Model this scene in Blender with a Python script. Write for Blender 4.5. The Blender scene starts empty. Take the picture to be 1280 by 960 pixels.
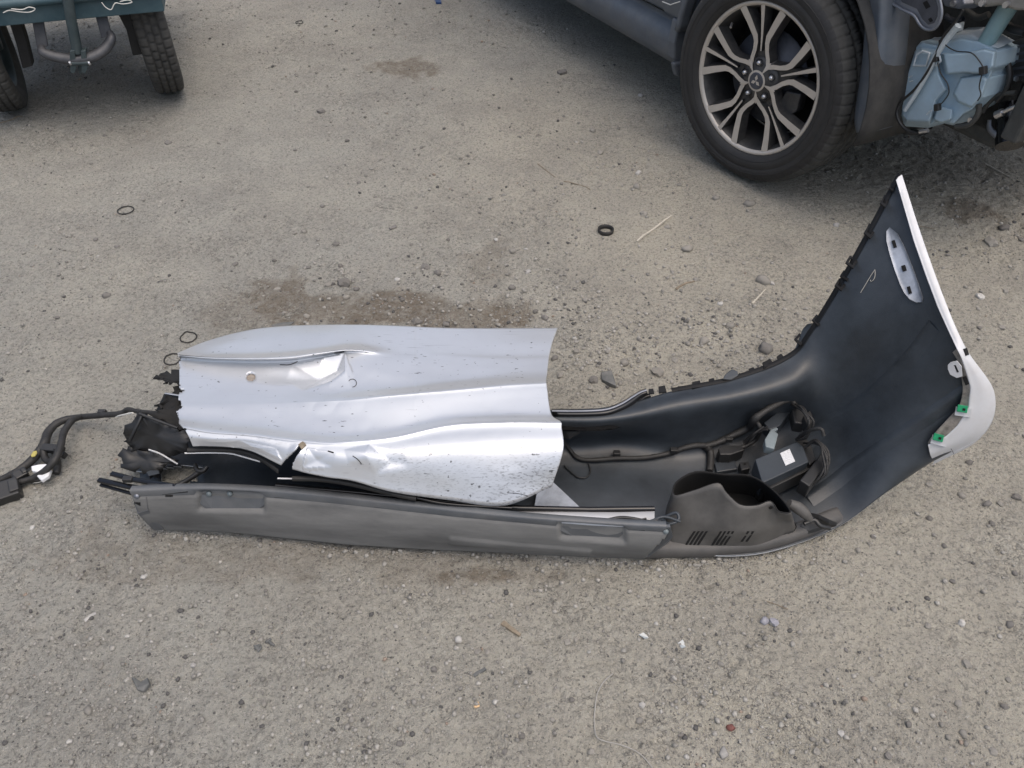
import bpy, bmesh, math, random
import numpy as np
from mathutils import Vector, Matrix, noise as mnoise
from mathutils.bvhtree import BVHTree

random.seed(7)
rng = np.random.default_rng(11)
scene = bpy.context.scene
COL = scene.collection

# ------------------------------------------------------------------ camera
F_PX, PITCH, CAM_H = 961.0, math.radians(43.5), 1.365
cam_d = bpy.data.cameras.new("camera")
cam_d.sensor_width = 36.0
cam_d.lens = F_PX / 1280 * 36.0
cam_d.clip_start = 0.05
cam_d.clip_end = 500
cam = bpy.data.objects.new("camera", cam_d)
COL.objects.link(cam)
cam.location = (0, 0, CAM_H)
cam.rotation_euler = (math.pi / 2 - PITCH, 0, 0)
scene.camera = cam

# ------------------------------------------------------------------ light: bright overcast day
SUN_EL, SUN_AZ = math.radians(74), math.radians(130)     # azimuth clockwise from +Y
world = bpy.data.worlds.new("World")
scene.world = world
world.use_nodes = True
wn = world.node_tree.nodes
sky = wn.new("ShaderNodeTexSky")
sky.sky_type = 'NISHITA'
sky.sun_disc = False
sky.sun_elevation = SUN_EL
sky.sun_rotation = SUN_AZ
sky.air_density = 1.0
sky.dust_density = 6.0
sky.ozone_density = 1.0
wn["Background"].inputs[1].default_value = 0.15
world.node_tree.links.new(sky.outputs[0], wn["Background"].inputs[0])
sun_d = bpy.data.lights.new("sun", 'SUN')
sun_d.energy = 0.9
sun_d.angle = math.radians(110)
sun_d.color = (1.0, 0.97, 0.88)
sun = bpy.data.objects.new("sun", sun_d)
COL.objects.link(sun)
sd = Vector((math.sin(SUN_AZ) * math.cos(SUN_EL), math.cos(SUN_AZ) * math.cos(SUN_EL), math.sin(SUN_EL)))
sun.rotation_euler = sd.to_track_quat('Z', 'Y').to_euler()
scene.view_settings.view_transform = 'Standard'
scene.view_settings.look = 'None'
scene.view_settings.exposure = 0.30
scene.view_settings.gamma = 1.0
scene.render.engine = 'CYCLES'
scene.cycles.max_bounces = 6
scene.cycles.use_denoising = True

# ------------------------------------------------------------------ measuring helpers
ST, CT = math.sin(PITCH), math.cos(PITCH)
CAM = Vector((0, 0, CAM_H))


def ray(px, py):
    v = (480 - py) / F_PX
    return Vector(((px - 640) / F_PX, CT + v * ST, -ST + v * CT))


def W(px, py, z=0.0):
    """surveyed point of known height"""
    d = ray(px, py)
    return CAM + d * ((z - CAM_H) / d.z)


def D(px, py, y):
    d = ray(px, py)
    return CAM + d * (y / d.y)


def on(bvh, px, py, off=0.002, z=0.03):
    """point lying on a built surface, lifted along its normal"""
    d = ray(px, py).normalized()
    hit, n, _, _ = bvh.ray_cast(CAM, d)
    if hit is None:
        return W(px, py, z)
    if n.dot(d) > 0:
        n = -n
    return hit + n * off


# ------------------------------------------------------------------ materials
def mk(name, base, rough=0.6, metal=0.0, var=0.15, vscale=18.0, bump=0.0, bscale=200.0, coat=0.0,
       dust=0.0, dust_col=(0.30, 0.28, 0.25), dscale=9.0, spec=0.5, objrand=0.0, streak=None):
    m = bpy.data.materials.new(name)
    m.use_nodes = True
    nt = m.node_tree
    N, L = nt.nodes, nt.links
    b = N["Principled BSDF"]
    b.inputs["Roughness"].default_value = rough
    b.inputs["Metallic"].default_value = metal
    b.inputs["Specular IOR Level"].default_value = spec
    b.inputs["Coat Weight"].default_value = coat
    b.inputs["Coat Roughness"].default_value = 0.12
    tc = N.new("ShaderNodeTexCoord")
    nz = N.new("ShaderNodeTexNoise")
    nz.inputs["Scale"].default_value = vscale
    nz.inputs["Detail"].default_value = 6
    nz.inputs["Roughness"].default_value = 0.65
    L.new(tc.outputs["Object"], nz.inputs["Vector"])
    mr = N.new("ShaderNodeMapRange")
    mr.inputs[1].default_value = 0.3
    mr.inputs[2].default_value = 0.7
    mr.inputs[3].default_value = 1 - var
    mr.inputs[4].default_value = 1 + var
    L.new(nz.outputs[0], mr.inputs[0])
    hs = N.new("ShaderNodeHueSaturation")
    hs.inputs["Color"].default_value = (*base, 1)
    val = mr.outputs[0]
    if objrand:
        oi = N.new("ShaderNodeObjectInfo")
        m2 = N.new("ShaderNodeMapRange")
        m2.inputs[3].default_value = 1 - objrand
        m2.inputs[4].default_value = 1 + objrand
        L.new(oi.outputs["Random"], m2.inputs[0])
        mm = N.new("ShaderNodeMath"); mm.operation = 'MULTIPLY'
        L.new(mr.outputs[0], mm.inputs[0]); L.new(m2.outputs[0], mm.inputs[1])
        val = mm.outputs[0]
    L.new(val, hs.inputs["Value"])
    col = hs.outputs[0]
    if dust > 0:
        dn = N.new("ShaderNodeTexNoise")
        dn.inputs["Scale"].default_value = dscale
        dn.inputs["Detail"].default_value = 8
        dn.inputs["Roughness"].default_value = 0.7
        if streak:
            sm_ = N.new("ShaderNodeMapping"); sm_.inputs["Scale"].default_value = streak
            L.new(tc.outputs["Object"], sm_.inputs["Vector"]); L.new(sm_.outputs[0], dn.inputs["Vector"])
        else:
            L.new(tc.outputs["Object"], dn.inputs["Vector"])
        dr = N.new("ShaderNodeMapRange")
        dr.inputs[1].default_value = 0.35
        dr.inputs[2].default_value = 0.7
        dr.inputs[3].default_value = dust * 0.35
        dr.inputs[4].default_value = min(1.0, dust * 1.5)
        L.new(dn.outputs[0], dr.inputs[0])
        mx = N.new("ShaderNodeMix"); mx.data_type = 'RGBA'
        mx.inputs[7].default_value = (*dust_col, 1)
        L.new(dr.outputs[0], mx.inputs[0]); L.new(col, mx.inputs[6])
        col = mx.outputs[2]
        rr = N.new("ShaderNodeMapRange")
        rr.inputs[3].default_value = rough
        rr.inputs[4].default_value = min(1.0, rough + 0.4)
        L.new(dr.outputs[0], rr.inputs[0]); L.new(rr.outputs[0], b.inputs["Roughness"])
    L.new(col, b.inputs["Base Color"])
    if bump > 0:
        bn = N.new("ShaderNodeTexNoise")
        bn.inputs["Scale"].default_value = bscale
        bn.inputs["Detail"].default_value = 4
        L.new(tc.outputs["Object"], bn.inputs["Vector"])
        bp = N.new("ShaderNodeBump")
        bp.inputs["Strength"].default_value = bump
        bp.inputs["Distance"].default_value = 0.002
        L.new(bn.outputs[0], bp.inputs["Height"]); L.new(bp.outputs[0], b.inputs["Normal"])
    return m


M = {}
M['black'] = mk("black plastic", (0.012, 0.013, 0.0145), 0.42, var=0.2, bump=0.15, bscale=700, dust=0.03)
M['inner'] = mk("bumper inside plastic", (0.016, 0.019, 0.023), 0.36, var=0.2, bump=0.2, bscale=500, dust=0.11, dust_col=(.15, .185, .22), dscale=11)
M['tab'] = mk("black tab plastic", (0.007, 0.007, 0.0075), 0.6, var=0.2, spec=0.3)
M['matte'] = mk("matte black", (0.012, 0.012, 0.012), 0.85, var=0.3, bump=0.3, bscale=300)
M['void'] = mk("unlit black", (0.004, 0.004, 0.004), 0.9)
M['tape'] = mk("harness tape", (0.016, 0.016, 0.016), 0.6, var=0.35, vscale=60, bump=0.6, bscale=250, dust=0.025, dscale=30)
M['gloss'] = mk("gloss black trim", (0.008, 0.008, 0.009), 0.18, var=0.1)
M['valance'] = mk("grey valance plastic", (0.075, 0.077, 0.078), 0.5, var=0.12, bump=0.25, bscale=900, dust=0.50, dust_col=(0.245, 0.245, 0.236), dscale=5, streak=(.7, 2, 3.2))
M['ledge'] = mk("valance ledge", (0.060, 0.070, 0.082), 0.42, var=0.15, dust=0.15, dscale=6)
M['duct'] = mk("duct plastic", (0.046, 0.045, 0.043), 0.48, var=0.15, dust=0.26, dust_col=(0.20, 0.19, 0.175), dscale=9)
M['lowerlip'] = mk("lower lip plastic", (0.035, 0.035, 0.036), 0.5, var=0.2, dust=0.28, dust_col=(.2, .19, .175), dscale=8)
M['module'] = mk("module plastic", (0.026, 0.034, 0.043), 0.45, var=0.1, dust=0.03)
M['rubber'] = mk("rubber", (0.010, 0.010, 0.010), 0.6, var=0.25, dust=0.04)
M['lip'] = mk("lip silver paint", (0.64, 0.655, 0.68), 0.45, metal=0.1, var=0.10, vscale=30, coat=0.15, dust=0.32, dust_col=(.33, .31, .28), dscale=30)
M['spray'] = mk("overspray silver", (0.34, 0.37, 0.42), 0.5, metal=0.15, var=0.3, vscale=25)
M['dirtlip'] = mk("dirty flange", (0.22, 0.20, 0.175), 0.8, var=0.5, vscale=50, bump=0.4, bscale=200)
M['green'] = mk("green clip", (0.012, 0.26, 0.11), 0.4, var=0.2, vscale=80)
M['white'] = mk("white plastic", (0.70, 0.71, 0.72), 0.5, var=0.06)
M['paperlabel'] = mk("label", (0.58, 0.59, 0.60), 0.6, var=0.25, vscale=300)
M['yellow'] = mk("yellow tape", (0.42, 0.36, 0.10), 0.5)
M['grey_conn'] = mk("grey connector", (0.16, 0.19, 0.20), 0.5, var=0.2)
M['steel'] = mk("bright steel", (0.55, 0.55, 0.56), 0.32, metal=0.9, var=0.2)
M['alloy'] = mk("machined alloy", (0.55, 0.505, 0.45), 0.38, metal=0.4, var=0.12, vscale=40, dust=0.25, dust_col=(0.36,0.33,0.29), dscale=20)
M['alloydark'] = mk("alloy dark paint", (0.022, 0.023, 0.026), 0.4, metal=0.3, var=0.2, dust=0.14, dscale=25)
M['tyre'] = mk("tyre rubber", (0.016, 0.016, 0.0165), 0.62, var=0.25, bump=0.2, bscale=300, dust=0.08, dust_col=(0.12, 0.11, 0.10), dscale=12)
M['tyredust'] = mk("dusty tyre tread", (0.03, 0.03, 0.029), 0.85, var=0.3, bump=0.3, bscale=250, dust=0.35, dust_col=(0.11, 0.108, 0.10), dscale=14)
M['carpaint'] = mk("car paint blue grey", (0.085, 0.115, 0.155), 0.34, metal=0.35, var=0.08, coat=0.4, dust=0.25, dust_col=(0.14, 0.135, 0.13), dscale=6)
M['cartrim'] = mk("car trim plastic", (0.060, 0.078, 0.102), 0.45, var=0.15, dust=0.18, dscale=8)
M['liner'] = mk("arch liner", (0.012, 0.013, 0.014), 0.75, var=0.25, dust=0.10, dscale=12)
M['tank'] = mk("translucent blue tank", (0.36, 0.49, 0.585), 0.42, var=0.14, vscale=9, dust=0.15, dscale=12)
M['tankpale'] = mk("tank pale plastic", (0.48, 0.54, 0.57), 0.5, var=0.12, dust=0.15)
M['neck'] = mk("filler neck", (0.22, 0.34, 0.36), 0.4, var=0.1)
M['bracket'] = mk("galvanised bracket", (0.20, 0.22, 0.26), 0.4, metal=0.6, var=0.2, dust=0.15)
M['bracketdark'] = mk("bracket recess", (0.07, 0.075, 0.09), 0.5, metal=0.4, var=0.25)
M['alu'] = mk("dull aluminium", (0.26, 0.25, 0.23), 0.5, metal=0.5, var=0.3, vscale=30, dust=0.3)
M['engine'] = mk("engine bay grey", (0.02, 0.023, 0.023), 0.65, var=0.5, vscale=14, dust=0.12, dscale=16)
M['glass'] = mk("car glass", (0.01, 0.012, 0.014), 0.08)
M['teal'] = mk("teal frame paint", (0.014, 0.060, 0.082), 0.5, var=0.2, vscale=10, dust=0.12, dscale=10)
M['tealdark'] = mk("dark teal post", (0.010, 0.030, 0.038), 0.5, var=0.25, dust=0.1)
M['navy'] = mk("navy steel", (0.018, 0.024, 0.036), 0.45, metal=0.3, var=0.3, dust=0.15)
M['wirewhite'] = mk("white wire", (0.60, 0.60, 0.57), 0.5, var=0.1)
M['twine'] = mk("grey wire", (0.30, 0.29, 0.265), 0.6, var=0.15)
M['wood'] = mk("bleached wood", (0.42, 0.39, 0.33), 0.8, var=0.2, vscale=60)
M['woodbrown'] = mk("brown wood", (0.20, 0.165, 0.12), 0.85, var=0.35, vscale=80)
M['stone'] = mk("grey stone", (0.21, 0.20, 0.178), 0.9, var=0.35, vscale=70, bump=0.6, bscale=150, objrand=0.3, dust=0.65, dust_col=(0.30, 0.285, 0.255), dscale=60)
M['stonedark'] = mk("dark stone", (0.095, 0.093, 0.09), 0.85, var=0.4, vscale=70, bump=0.6, bscale=150, objrand=0.4, dust=0.42, dscale=60)
M['stonepale'] = mk("pale stone", (0.38, 0.37, 0.35), 0.85, var=0.25, vscale=70, bump=0.4, bscale=150, objrand=0.2)
M['stonegranite'] = mk("speckled granite", (0.27, 0.27, 0.30), 0.85, var=0.8, vscale=260, bump=0.4, bscale=200)
M['stonered'] = mk("red stone", (0.15, 0.06, 0.05), 0.85, var=0.4, vscale=80)
M['stoneorange'] = mk("orange stone", (0.55, 0.38, 0.22), 0.8, var=0.15)
M['shard'] = mk("clear plastic shard", (0.30, 0.33, 0.34), 0.15, var=0.1)
M['bluebit'] = mk("blue plastic", (0.02, 0.05, 0.14), 0.4)
M['slate'] = mk("slate plastic", (0.05, 0.06, 0.065), 0.7, var=0.3, dust=0.3, dscale=40)
M['sensor'] = mk("tan sensor face", (0.25, 0.22, 0.19), 0.6, var=0.25, vscale=120)

# silver body paint with dirt specks, scuffs and grime
def silver_paint(name):
    m = mk(name, (0.60, 0.618, 0.642), 0.30, metal=0.5, var=0.03, vscale=6, coat=0.35)
    nt = m.node_tree; N, L = nt.nodes, nt.links
    b = N["Principled BSDF"]
    src = b.inputs["Base Color"].links[0].from_socket
    tc = next(n for n in N if n.type == 'TEX_COORD')
    def speck(scale, lo, hi, vec=None, detail=2):
        n = N.new("ShaderNodeTexNoise"); n.inputs["Scale"].default_value = scale
        n.inputs["Detail"].default_value = detail
        L.new(vec or tc.outputs["Object"], n.inputs["Vector"])
        r = N.new("ShaderNodeMapRange"); r.inputs[1].default_value = lo; r.inputs[2].default_value = hi
        L.new(n.outputs[0], r.inputs[0]); return r.outputs[0]
    def mul(a, c):
        k = N.new("ShaderNodeMath"); k.operation = 'MULTIPLY'; L.new(a, k.inputs[0])
        if isinstance(c, float): k.inputs[1].default_value = c
        else: L.new(c, k.inputs[1])
        return k.outputs[0]
    def mx(fac, col, a):
        k = N.new("ShaderNodeMix"); k.data_type = 'RGBA'; L.new(fac, k.inputs[0])
        k.inputs[7].default_value = (*col, 1); L.new(a, k.inputs[6]); return k.outputs[2]
    # dark specks, denser where grime gathers
    col = src
    f1 = mul(speck(115, 0.70, 0.745), speck(9, 0.42, 0.6))
    col = mx(f1, (0.05, 0.05, 0.05), col)
    mp = N.new("ShaderNodeMapping"); mp.inputs["Scale"].default_value = (1, 3.5, 3.5); mp.inputs["Rotation"].default_value = (0, 0, .35)
    L.new(tc.outputs["Object"], mp.inputs["Vector"])
    f2 = mul(speck(48, 0.70, 0.735, mp.outputs[0]), speck(5, 0.45, 0.6))
    col = mx(f2, (0.08, 0.08, 0.08), col)
    # grime patch attribute (scuffed corner)
    at = N.new("ShaderNodeAttribute"); at.attribute_name = "grime"
    mp2 = N.new("ShaderNodeMapping"); mp2.inputs["Scale"].default_value = (1, 2.6, 2.6); mp2.inputs["Rotation"].default_value = (0, .3, .25)
    L.new(tc.outputs["Object"], mp2.inputs["Vector"])
    f3 = mul(at.outputs["Fac"], mul(speck(130, 0.53, 0.66, mp2.outputs[0], 6), .7))
    col = mx(f3, (0.07, 0.068, 0.065), col)
    f5 = mul(at.outputs["Fac"], mul(speck(16, 0.35, 0.8, mp2.outputs[0], 8), .5))
    col = mx(f5, (0.20, 0.20, 0.20), col)
    mp3 = N.new("ShaderNodeMapping"); mp3.inputs["Scale"].default_value = (.25, 9, 9); mp3.inputs["Rotation"].default_value = (0, 0, -.22)
    L.new(tc.outputs["Object"], mp3.inputs["Vector"])
    f6 = mul(mul(speck(30, 0.66, 0.70, mp3.outputs[0], 2), speck(6, 0.5, 0.62)), .5)
    col = mx(f6, (0.25, 0.25, 0.26), col)
    f4 = mul(speck(7, 0.5, 0.75, None, 8), 0.15)
    col = mx(f4, (0.36, 0.36, 0.37), col)
    L.new(col, b.inputs["Base Color"])
    return m


M['paint'] = silver_paint("silver body paint")


# ------------------------------------------------------------------ mesh helpers
def finish(o, label=None, cat=None, group=None, kind=None):
    if label: o['label'] = label
    if cat: o['category'] = cat
    if group: o['group'] = group
    if kind: o['kind'] = kind
    return o


def link(name, me, parent=None):
    o = bpy.data.objects.new(name, me)
    COL.objects.link(o)
    if parent is not None:
        o.parent = parent
        if parent.type == 'EMPTY' and parent.name not in LOCAL:      # part modelled in place
            o.matrix_parent_inverse = (Matrix.Translation(parent.location) @ parent.rotation_euler.to_matrix().to_4x4()).inverted()
    return o


LOCAL = set()


def empty(name, loc=(0, 0, 0), rot=0.0, local=False):
    o = bpy.data.objects.new(name, None)
    if local: LOCAL.add(o.name)
    o.empty_display_size = 0.1
    COL.objects.link(o)
    o.location = loc
    o.rotation_euler = (0, 0, rot)
    return o


class MB:
    """collects shapes, builds ONE mesh object"""
    def __init__(self):
        self.v, self.f, self.mi, self.sm = [], [], [], []

    def add(self, vs, fs, mi=0, smooth=True):
        k = len(self.v)
        self.v += [tuple(p) for p in vs]
        self.f += [tuple(i + k for i in f) for f in fs]
        self.mi += [mi] * len(fs)
        self.sm += [smooth] * len(fs)
        return self

    def grid(self, g, mi=0, smooth=True, close_u=False, close_v=False, keep=None):
        m, n = len(g), len(g[0])
        vs = [p for r in g for p in r]
        fs = []
        for i in range(m if close_u else m - 1):
            for j in range(n if close_v else n - 1):
                if keep is not None and not keep(i, j): continue
                a, b = i * n + j, ((i + 1) % m) * n + j
                c, d = ((i + 1) % m) * n + (j + 1) % n, i * n + (j + 1) % n
                fs.append((a, b, c, d))
        return self.add(vs, fs, mi, smooth)

    def tube(self, pts, r, seg=10, mi=0, closed=False, cap=True, smooth_path=0, jitter=0.0, flat=1.0):
        pts = [Vector(p) for p in pts]
        rs = list(r) if hasattr(r, '__len__') else [r] * len(pts)
        if smooth_path:
            pts, rs = spline(pts, smooth_path, closed, rs)
        n = len(pts)
        rings = []
        up = None
        for i in range(n):
            a = pts[(i - 1) % n] if (closed or i > 0) else pts[i]
            b = pts[(i + 1) % n] if (closed or i < n - 1) else pts[i]
            t = (b - a)
            if t.length < 1e-9: t = Vector((0, 0, 1))
            t.normalize()
            if up is None:
                up = Vector((0, 0, 1)) if abs(t.z) < 0.9 else Vector((1, 0, 0))
            s = t.cross(up)
            if s.length < 1e-6: s = t.cross(Vector((1, 0, 0)))
            s.normalize()
            w = s.cross(t).normalized()
            up = w
            rr = rs[i] * (1 + (random.uniform(-jitter, jitter) if jitter else 0))
            rings.append([pts[i] + (s * math.cos(2 * math.pi * k / seg) + w * math.sin(2 * math.pi * k / seg) * flat) * rr for k in range(seg)])
        self.grid(rings, mi, True, close_u=closed, close_v=True)
        if cap and not closed:
            k = len(self.v)
            self.v += [tuple(p) for p in rings[0]] + [tuple(p) for p in rings[-1]]
            self.f += [tuple(range(k, k + seg)), tuple(range(k + 2 * seg - 1, k + seg - 1, -1))]
            self.mi += [mi, mi]; self.sm += [False, False]
        return self

    def prism(self, poly, vec, mi=0, smooth=False):
        """closed polygon (3D points) extruded by vec"""
        n = len(poly)
        poly = [Vector(p) for p in poly]; vec = Vector(vec)
        vs = poly + [p + vec for p in poly]
        fs = [tuple(range(n - 1, -1, -1)), tuple(range(n, 2 * n))]
        fs += [(i, (i + 1) % n, n + (i + 1) % n, n + i) for i in range(n)]
        return self.add(vs, fs, mi, smooth)

    def box(self, c, size, mi=0, rot=None):
        c = Vector(c); sx, sy, sz = [s / 2 for s in size]
        pts = [Vector((x, y, z)) for z in (-sz, sz) for x, y in ((-sx, -sy), (sx, -sy), (sx, sy), (-sx, sy))]
        if rot is not None: pts = [rot @ p for p in pts]
        pts = [c + p for p in pts]
        return self.add(pts, [(3, 2, 1, 0), (4, 5, 6, 7), (0, 1, 5, 4), (1, 2, 6, 5), (2, 3, 7, 6), (3, 0, 4, 7)], mi, False)

    def lathe(self, prof, seg=48, mi=0, axis='X', close=False, rmod=None):
        """profile of (x, r) turned about the X axis"""
        rings = []
        for k in range(seg):
            a = 2 * math.pi * k / seg
            row = []
            for i, (x, r) in enumerate(prof):
                rr = r + (rmod(k, i) if rmod else 0)
                row.append(Vector((x, rr * math.cos(a), rr * math.sin(a))))
            rings.append(row)
        return self.grid(rings, mi, True, close_u=True, close_v=close)

    def build(self, name, mats, parent=None, bevel=0.0, solid=0.0, solid_mat=0, sub=0, angle=40, offset=-1.0):
        me = bpy.data.meshes.new(name)
        me.from_pydata(self.v, [], self.f)
        if not isinstance(mats, (list, tuple)): mats = [mats]
        for m in mats: me.materials.append(M[m] if isinstance(m, str) else m)
        me.polygons.foreach_set("material_index", self.mi)
        me.polygons.foreach_set("use_smooth", self.sm)
        me.update()
        o = link(name, me, parent)
        if solid:
            s = o.modifiers.new("solid", 'SOLIDIFY')
            s.thickness = solid; s.offset = offset
            s.material_offset = solid_mat; s.material_offset_rim = solid_mat
        if bevel:
            bv = o.modifiers.new("bevel", 'BEVEL')
            bv.width = bevel; bv.segments = 2; bv.limit_method = 'ANGLE'; bv.angle_limit = math.radians(35)
            bv.harden_normals = False
        if sub:
            ss = o.modifiers.new("sub", 'SUBSURF'); ss.levels = sub; ss.render_levels = sub
        return o

    def bvh(self):
        return BVHTree.FromPolygons([Vector(p) for p in self.v], self.f)


def cr(p0, p1, p2, p3, t):
    return 0.5 * ((2 * p1) + (p2 - p0) * t + (2 * p0 - 5 * p1 + 4 * p2 - p3) * t * t + (3 * p1 - p0 - 3 * p2 + p3) * t ** 3)


def spline(pts, sub=6, closed=False, rs=None):
    pts = [Vector(p) for p in pts]
    n = len(pts); out, ro = [], []
    rng_i = range(n if closed else n - 1)
    for i in rng_i:
        if closed:
            q = [pts[(i + k) % n] for k in (-1, 0, 1, 2)]
        else:
            p1, p2 = pts[i], pts[i + 1]
            p0 = pts[i - 1] if i > 0 else p1 * 2 - p2
            p3 = pts[i + 2] if i + 2 < n else p2 * 2 - p1
            q = [p0, p1, p2, p3]
        for s in range(sub):
            t = s / sub
            out.append(cr(*q, t))
            if rs: ro.append(rs[i] * (1 - t) + rs[(i + 1) % n] * t)
    if not closed:
        out.append(pts[-1])
        if rs: ro.append(rs[-1])
    return (out, ro) if rs else out


def surf(ctrl, su, sv):
    """bicubic surface through a control net; su/sv = steps per span"""
    rows = [spline(r, sv) for r in ctrl]
    cols = [spline([rows[i][j] for i in range(len(rows))], su) for j in range(len(rows[0]))]
    return [[cols[j][i] for j in range(len(cols))] for i in range(len(cols[0]))]


def inpoly(x, y, poly):
    c = False; n = len(poly)
    for i in range(n):
        x1, y1 = poly[i]; x2, y2 = poly[(i + 1) % n]
        if (y1 > y) != (y2 > y) and x < (x2 - x1) * (y - y1) / (y2 - y1) + x1: c = not c
    return c


def pix(p):
    d = Vector(p) - CAM
    fw = d.y * CT - d.z * ST; up = d.y * ST + d.z * CT
    return 640 + F_PX * d.x / fw, 480 - F_PX * up / fw


# ------------------------------------------------------------------ ground
def vnoise(x, y, seed):
    xi = np.floor(x).astype(np.int64); yi = np.floor(y).astype(np.int64)
    fx, fy = x - xi, y - yi
    fx = fx * fx * (3 - 2 * fx); fy = fy * fy * (3 - 2 * fy)
    def h(a, b):
        n = (a * 374761393 + b * 668265263 + seed * 1274126177) & 0x7fffffff
        n = (n ^ (n >> 13)) * 1274126177 & 0x7fffffff
        return ((n ^ (n >> 16)) & 0xffff) / 65535.0
    return (h(xi, yi) * (1 - fx) + h(xi + 1, yi) * fx) * (1 - fy) + (h(xi, yi + 1) * (1 - fx) + h(xi + 1, yi + 1) * fx) * fy


def gheight(x, y):
    x = np.asarray(x, float); y = np.asarray(y, float)
    z = (vnoise(x * 1.3, y * 1.3, 1) - .5) * 0.012 + (vnoise(x * 5, y * 5, 2) - .5) * 0.006
    rough = 0.35 + 0.9 * np.clip(vnoise(x * 2.2 + 9, y * 2.2, 3) * 1.6 - .4, 0, 1)
    z += rough * ((vnoise(x * 22, y * 22, 4) - .5) * 0.0045 + (vnoise(x * 60, y * 60, 5) - .5) * 0.0062 + (vnoise(x * 130, y * 130, 6) - .5) * 0.0040)
    # embedded aggregate: little domes and pits
    a = vnoise(x * 75 + 3, y * 75, 7); z += np.clip(a - .72, 0, 1) * 0.016
    a = vnoise(x * 48 + 3, y * 48, 8); z -= np.clip(a - .76, 0, 1) * 0.020
    # broken crust: shallow plates with ragged edges
    c_ = vnoise(x * 6.5, y * 6.5, 9) * .6 + vnoise(x * 19, y * 19, 10) * .28 + vnoise(x * 70, y * 70, 12) * .12
    for lv in (.42, .54, .64):
        z += 0.0011 * np.clip((c_ - lv) / .03, 0, 1)
    return z - 0.009


xs_d = np.arange(-3.4, 3.4001, 0.0065)
ys = [0.15]
while ys[-1] < 5.2: ys.append(ys[-1] + 0.0032 + 0.0022 * max(0, ys[-1] - .8))
out = np.array([0.05, 0.15, 0.4, 1, 2.5, 6, 15, 40, 90.])
xs_ = np.concatenate([-3.4 - out[::-1], xs_d, 3.4 + out])
ys_ = np.concatenate([0.15 - out[::-1], np.array(ys), ys[-1] + out])
GX, GY = np.meshgrid(xs_, ys_)
GZ = gheight(GX, GY)
nx, ny = len(xs_), len(ys_)
co = np.stack([GX, GY, GZ], -1).reshape(-1, 3)
me = bpy.data.meshes.new("ground")
me.vertices.add(nx * ny)
me.vertices.foreach_set("co", co.astype(np.float32).ravel())
ii, jj = np.meshgrid(np.arange(ny - 1), np.arange(nx - 1), indexing='ij')
a = (ii * nx + jj).ravel()
quads = np.stack([a, a + 1, a + nx + 1, a + nx], 1).astype(np.int32)
nf = len(quads)
me.loops.add(nf * 4); me.polygons.add(nf)
me.loops.foreach_set("vertex_index", quads.ravel())
me.polygons.foreach_set("loop_start", np.arange(0, nf * 4, 4, dtype=np.int32))
me.polygons.foreach_set("loop_total", np.full(nf, 4, np.int32))
me.polygons.foreach_set("use_smooth", np.ones(nf, bool))
me.update(calc_edges=True)

# damp / oil stains, painted-in shade and warm sandy patches: positions on the real ground
stain_shade = np.zeros(nx * ny)
def blot(px, py, rx, ry, amt, seed):
    c = W(px, py, 0)
    X, Y = co[:, 0] - c.x, co[:, 1] - c.y
    wob = (vnoise(co[:, 0] * 9, co[:, 1] * 9, seed) - .5) * 1.1 + (vnoise(co[:, 0] * 30, co[:, 1] * 30, seed + 1) - .5) * .9
    d = np.sqrt((X / rx) ** 2 + (Y / ry) ** 2) + wob
    s = amt * np.clip((1.25 - d) / .55, 0, 1)
    np.maximum(stain_shade, s, out=stain_shade)
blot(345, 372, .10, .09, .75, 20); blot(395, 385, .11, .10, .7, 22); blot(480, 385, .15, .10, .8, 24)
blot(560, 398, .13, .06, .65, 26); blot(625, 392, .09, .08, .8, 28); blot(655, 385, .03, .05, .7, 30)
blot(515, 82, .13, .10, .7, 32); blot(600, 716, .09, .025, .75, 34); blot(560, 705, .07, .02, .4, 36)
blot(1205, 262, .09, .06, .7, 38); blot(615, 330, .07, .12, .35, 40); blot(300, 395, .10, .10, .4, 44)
blot(1200, 200, .5, .25, .25, 46); blot(420, 690, .5, .06, .3, 48)  # painted-in shade: with damp under the car front, alone along the valance
at = me.attributes.new("stain_shade", 'FLOAT', 'POINT'); at.data.foreach_set("value", stain_shade.astype(np.float32))
warm = np.clip((co[:, 0] + .45) / .9, 0, 1) * np.clip((2.6 - np.abs(co[:, 1] - 1.6)) / 1.2, 0, 1)
warm = np.clip(warm * 1.1 + (vnoise(co[:, 0] * 2.5, co[:, 1] * 2.5, 50) - .5) * .7, 0, 1)
at = me.attributes.new("warm", 'FLOAT', 'POINT'); at.data.foreach_set("value", warm.astype(np.float32))

gm = bpy.data.materials.new("dusty compacted ground")
gm.use_nodes = True
N, L = gm.node_tree.nodes, gm.node_tree.links
b = N["Principled BSDF"]
b.inputs["Roughness"].default_value = 0.92
b.inputs["Specular IOR Level"].default_value = 0.25
tc = N.new("ShaderNodeTexCoord")
def gnoise(scale, lo, hi, detail=4, rough=.6):
    n = N.new("ShaderNodeTexNoise"); n.inputs["Scale"].default_value = scale
    n.inputs["Detail"].default_value = detail; n.inputs["Roughness"].default_value = rough
    L.new(tc.outputs["Object"], n.inputs["Vector"])
    r = N.new("ShaderNodeMapRange"); r.inputs[1].default_value = lo; r.inputs[2].default_value = hi
    L.new(n.outputs[0], r.inputs[0]); return r.outputs[0]
def gmul(a, c):
    k = N.new("ShaderNodeMath"); k.operation = 'MULTIPLY'; L.new(a, k.inputs[0])
    if isinstance(c, float): k.inputs[1].default_value = c
    else: L.new(c, k.inputs[1])
    return k.outputs[0]
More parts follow.
